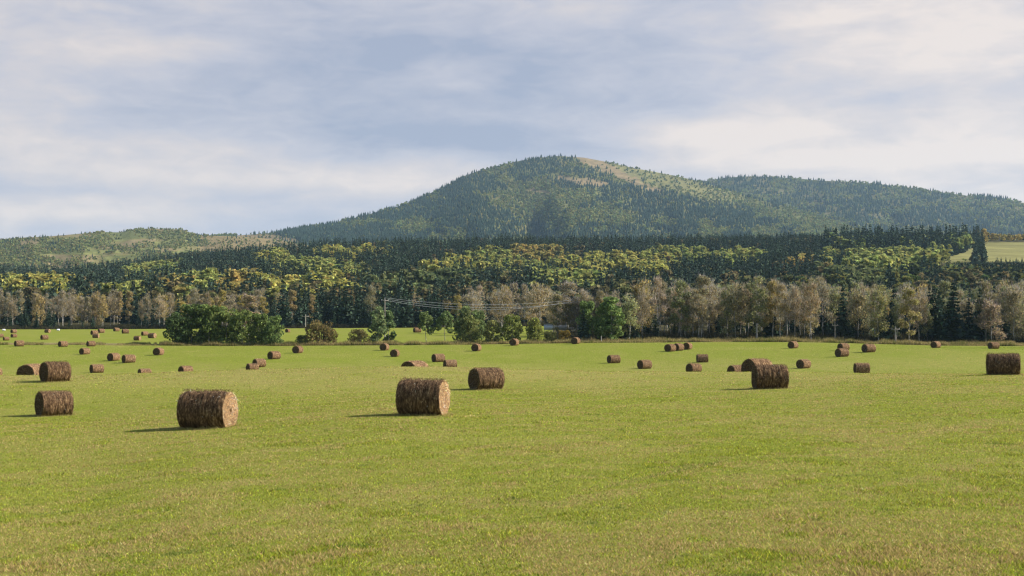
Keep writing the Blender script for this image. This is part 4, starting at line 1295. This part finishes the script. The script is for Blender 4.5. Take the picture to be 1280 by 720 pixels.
def field_grass():
    r = np.random.default_rng(3); n = 1350000
    a, b, e = 17.5, 100.0, -0.75
    u = r.uniform(0, 1, n)
    Y = (a ** e + u * (b ** e - a ** e)) ** (1 / e)
    X = r.uniform(-1, 1, n) * (.43 * Y + 9 + 6 * vnoise(Y / 3., Y * 0, 85))
    pat = fbm(X / 2.6, Y / 4.2, 81, 4) + .95 * (fbm(X / .8, Y / .7, 82, 3) - .5) + .09 * np.exp(-((Y - 92) / 12) ** 2) + .02 * np.exp(-((Y - 24) / 7) ** 2)
    row = (X * .76 - Y * .65 + .5 * fbm(X / 5., Y / 5., 87, 2)) / 4.6
    line = np.exp(-(((row % 1) - .5) / .075) ** 2) * np.clip((fbm(X / 2.2, Y / 2.2, 88, 3) - .44) * 8, 0, 1)
    pat = pat + .60 * line
    q = r.uniform(0, 1, n)
    straw = q < np.clip((pat - .46) * 2.3 + .22, .07, .72)
    for (a, b, y0, y1, wd) in ((632, 700, 632, 638, 2.2), (18, 48, 585, 583, 2.0), (755, 910, 620, 590, 2.2), (108, 155, 672, 676, 2.6)):
        rx = 640 + F * X / Y; ry = HY + F * 3.75 / Y
        t = np.clip((rx - a) / (b - a), 0, 1); mk = (rx > a) & (rx < b) & (np.abs(ry - (y0 + (y1 - y0) * t)) < wd * (.5 + vnoise(X * 4, Y * 4, 89)))
        straw |= mk & (q < .55)
        pat = np.where(mk, 9, pat)
    dark = (pat > 8) & (q > .6) | (~straw) & ((vnoise(X / .5, Y / .45, 83) < .13) | (line * r.uniform(0, 1, n) > .55))
    c = np.empty((n, 3)); c[:] = (0.222, 0.250, 0.028)
    c *= np.exp(r.normal(0, .55, (n, 1)))
    c[:, 0] *= np.exp(r.normal(0, .16, n))
    c[straw] = np.array((0.40, 0.285, 0.125)) * np.exp(r.normal(0, .38, (straw.sum(), 1)))
    c[dark] = np.array((0.11, 0.155, 0.025)) * np.exp(r.normal(0, .3, (dark.sum(), 1)))
    c = np.minimum(c, .7)
    h = r.uniform(.020, .055, n) * (1 + .45 * (vnoise(X / 1.3, Y / 1.0, 84) > .72))
    w = r.uniform(.010, .026, n) * np.clip(Y / 32, 1, 2.6)
    # the far side of the field, coarser because only tufts show
    m = 260000; Y2 = r.uniform(96, 286, m); X2 = r.uniform(-1, 1, m) * (.43 * Y2 + 14)
    st = r.uniform(0, 1, m) < np.clip((fbm(X2 / 9., Y2 / 16., 86, 4) - .5) * 2.2 + .16 + .25 * np.exp(-((Y2 - 198) / 14) ** 2), .04, .6)
    c2 = np.empty((m, 3)); c2[:] = (0.195, 0.262, 0.022); c2 *= np.exp(r.normal(0, .28, (m, 1)))
    c2[st] = np.array((0.40, 0.33, 0.12)) * np.exp(r.normal(0, .3, (st.sum(), 1)))
    X = np.append(X, X2); Y = np.append(Y, Y2); c = np.vstack([c, np.minimum(c2, .7)])
    h = np.append(h, r.uniform(.04, .10, m)); w = np.append(w, r.uniform(.05, .10, m))
    o = add('grass', blades('grass', X, Y, h, w, c, .9, r))
    tag(o, 'short lime green regrowth and straw stubble of the mown field', 'grass', kind='stuff')
field_grass()

def hay_litter():
    r = np.random.default_rng(8); X = []; Y = []
    for o in [o for o in col.objects if o.name.startswith('hay_bale') and o.location.y < 100]:
        m = 900; a = r.uniform(0, 6.283, m); q = r.normal(0, .22, m)
        lx = np.cos(a) * (o.scale[0] * .5 + np.abs(q)); ly = np.sin(a) * (o.scale[1] * .42 + np.abs(q))
        t = o.rotation_euler.z; X.append(o.location.x + lx * math.cos(t) - ly * math.sin(t)); Y.append(o.location.y + lx * math.sin(t) + ly * math.cos(t))
    X = np.concatenate(X); Y = np.concatenate(Y); n = len(X)
    c = np.array((0.34, 0.29, 0.11))[None] * np.exp(r.normal(0, .4, (n, 1)))
    tag(add('loose_hay', blades('loose_hay', X, Y, r.uniform(.05, .16, n), r.uniform(.012, .025, n), c, 1.2, r)), 'loose stalks and grass around the feet of the near bales', 'loose hay', kind='stuff')
hay_litter()

def edge_grass():
    r = np.random.default_rng(4); n = 110000
    px = r.uniform(-60, 1340, n)
    d = r.uniform(0, 1, n) ** 1.5 * 9
    Y = edge_Y(px) + d
    X = (px - 640) / F * Y
    q = fbm(px / 14., d / 3, 91, 3)
    tall = np.clip(.45 + (q - .40) * 2.6, .22, 1.3)
    left = (px < 200)
    tall = np.where(left, tall * .6 * (fbm(px / 20., d * 0, 95, 2) > .42), tall)
    h = tall * r.uniform(.4, 1.0, n) + .05
    c = np.array((0.31, 0.245, 0.11))[None] * np.exp(r.normal(0, .3, (n, 1)))
    g = r.uniform(0, 1, n) < np.clip(.28 + (fbm(px / 30., d, 92, 3) - .5) * 2, .05, .8)
    c[g] = np.array((0.12, 0.14, 0.03)) * np.exp(r.normal(0, .3, (g.sum(), 1)))
    o = add('tall_grass', blades('tall_grass', X, Y, h, r.uniform(.05, .10, n), c, .35, r))
    tag(o, 'strip of tall dry grass and weeds along the far edge of the field', 'grass', kind='stuff')
    # undergrowth at the foot of the right wood
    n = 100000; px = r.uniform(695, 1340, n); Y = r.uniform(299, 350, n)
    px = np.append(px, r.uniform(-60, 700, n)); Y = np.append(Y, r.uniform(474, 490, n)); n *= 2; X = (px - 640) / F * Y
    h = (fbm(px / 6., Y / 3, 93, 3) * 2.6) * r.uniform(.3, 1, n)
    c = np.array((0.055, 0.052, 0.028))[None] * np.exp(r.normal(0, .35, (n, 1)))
    o = add('undergrowth', blades('undergrowth', X, Y, h, r.uniform(.10, .22, n), c, .5, r))
    tag(o, 'dark brown undergrowth at the foot of the wood behind the field', 'undergrowth', kind='stuff')
edge_grass()

# ------------------------------------------------------------------ haze
def haze():
    V = np.array([(i, j, k) for i in (-4200, 4200) for j in (-300, 9500) for k in (-9, 720)], float)
    Fq = np.array([(0, 1, 3, 2), (4, 6, 7, 5), (0, 4, 5, 1), (2, 3, 7, 6), (0, 2, 6, 4), (1, 5, 7, 3)])
    m, n, l = mat('haze'); out = N(n, 'ShaderNodeOutputMaterial')
    p = N(n, 'ShaderNodeVolumePrincipled'); p.inputs['Density'].default_value = HAZE
    p.inputs['Color'].default_value = (.50, .74, 1.0, 1); p.inputs['Anisotropy'].default_value = 0.2
    l.new(p.outputs[0], out.inputs['Volume'])
    tag(add('haze', mesh_np('haze', V, Fq, None, False, [m])), 'thin bluish air between the field and the mountain', 'haze', kind='stuff')
HAZE = 3.6e-5
haze()
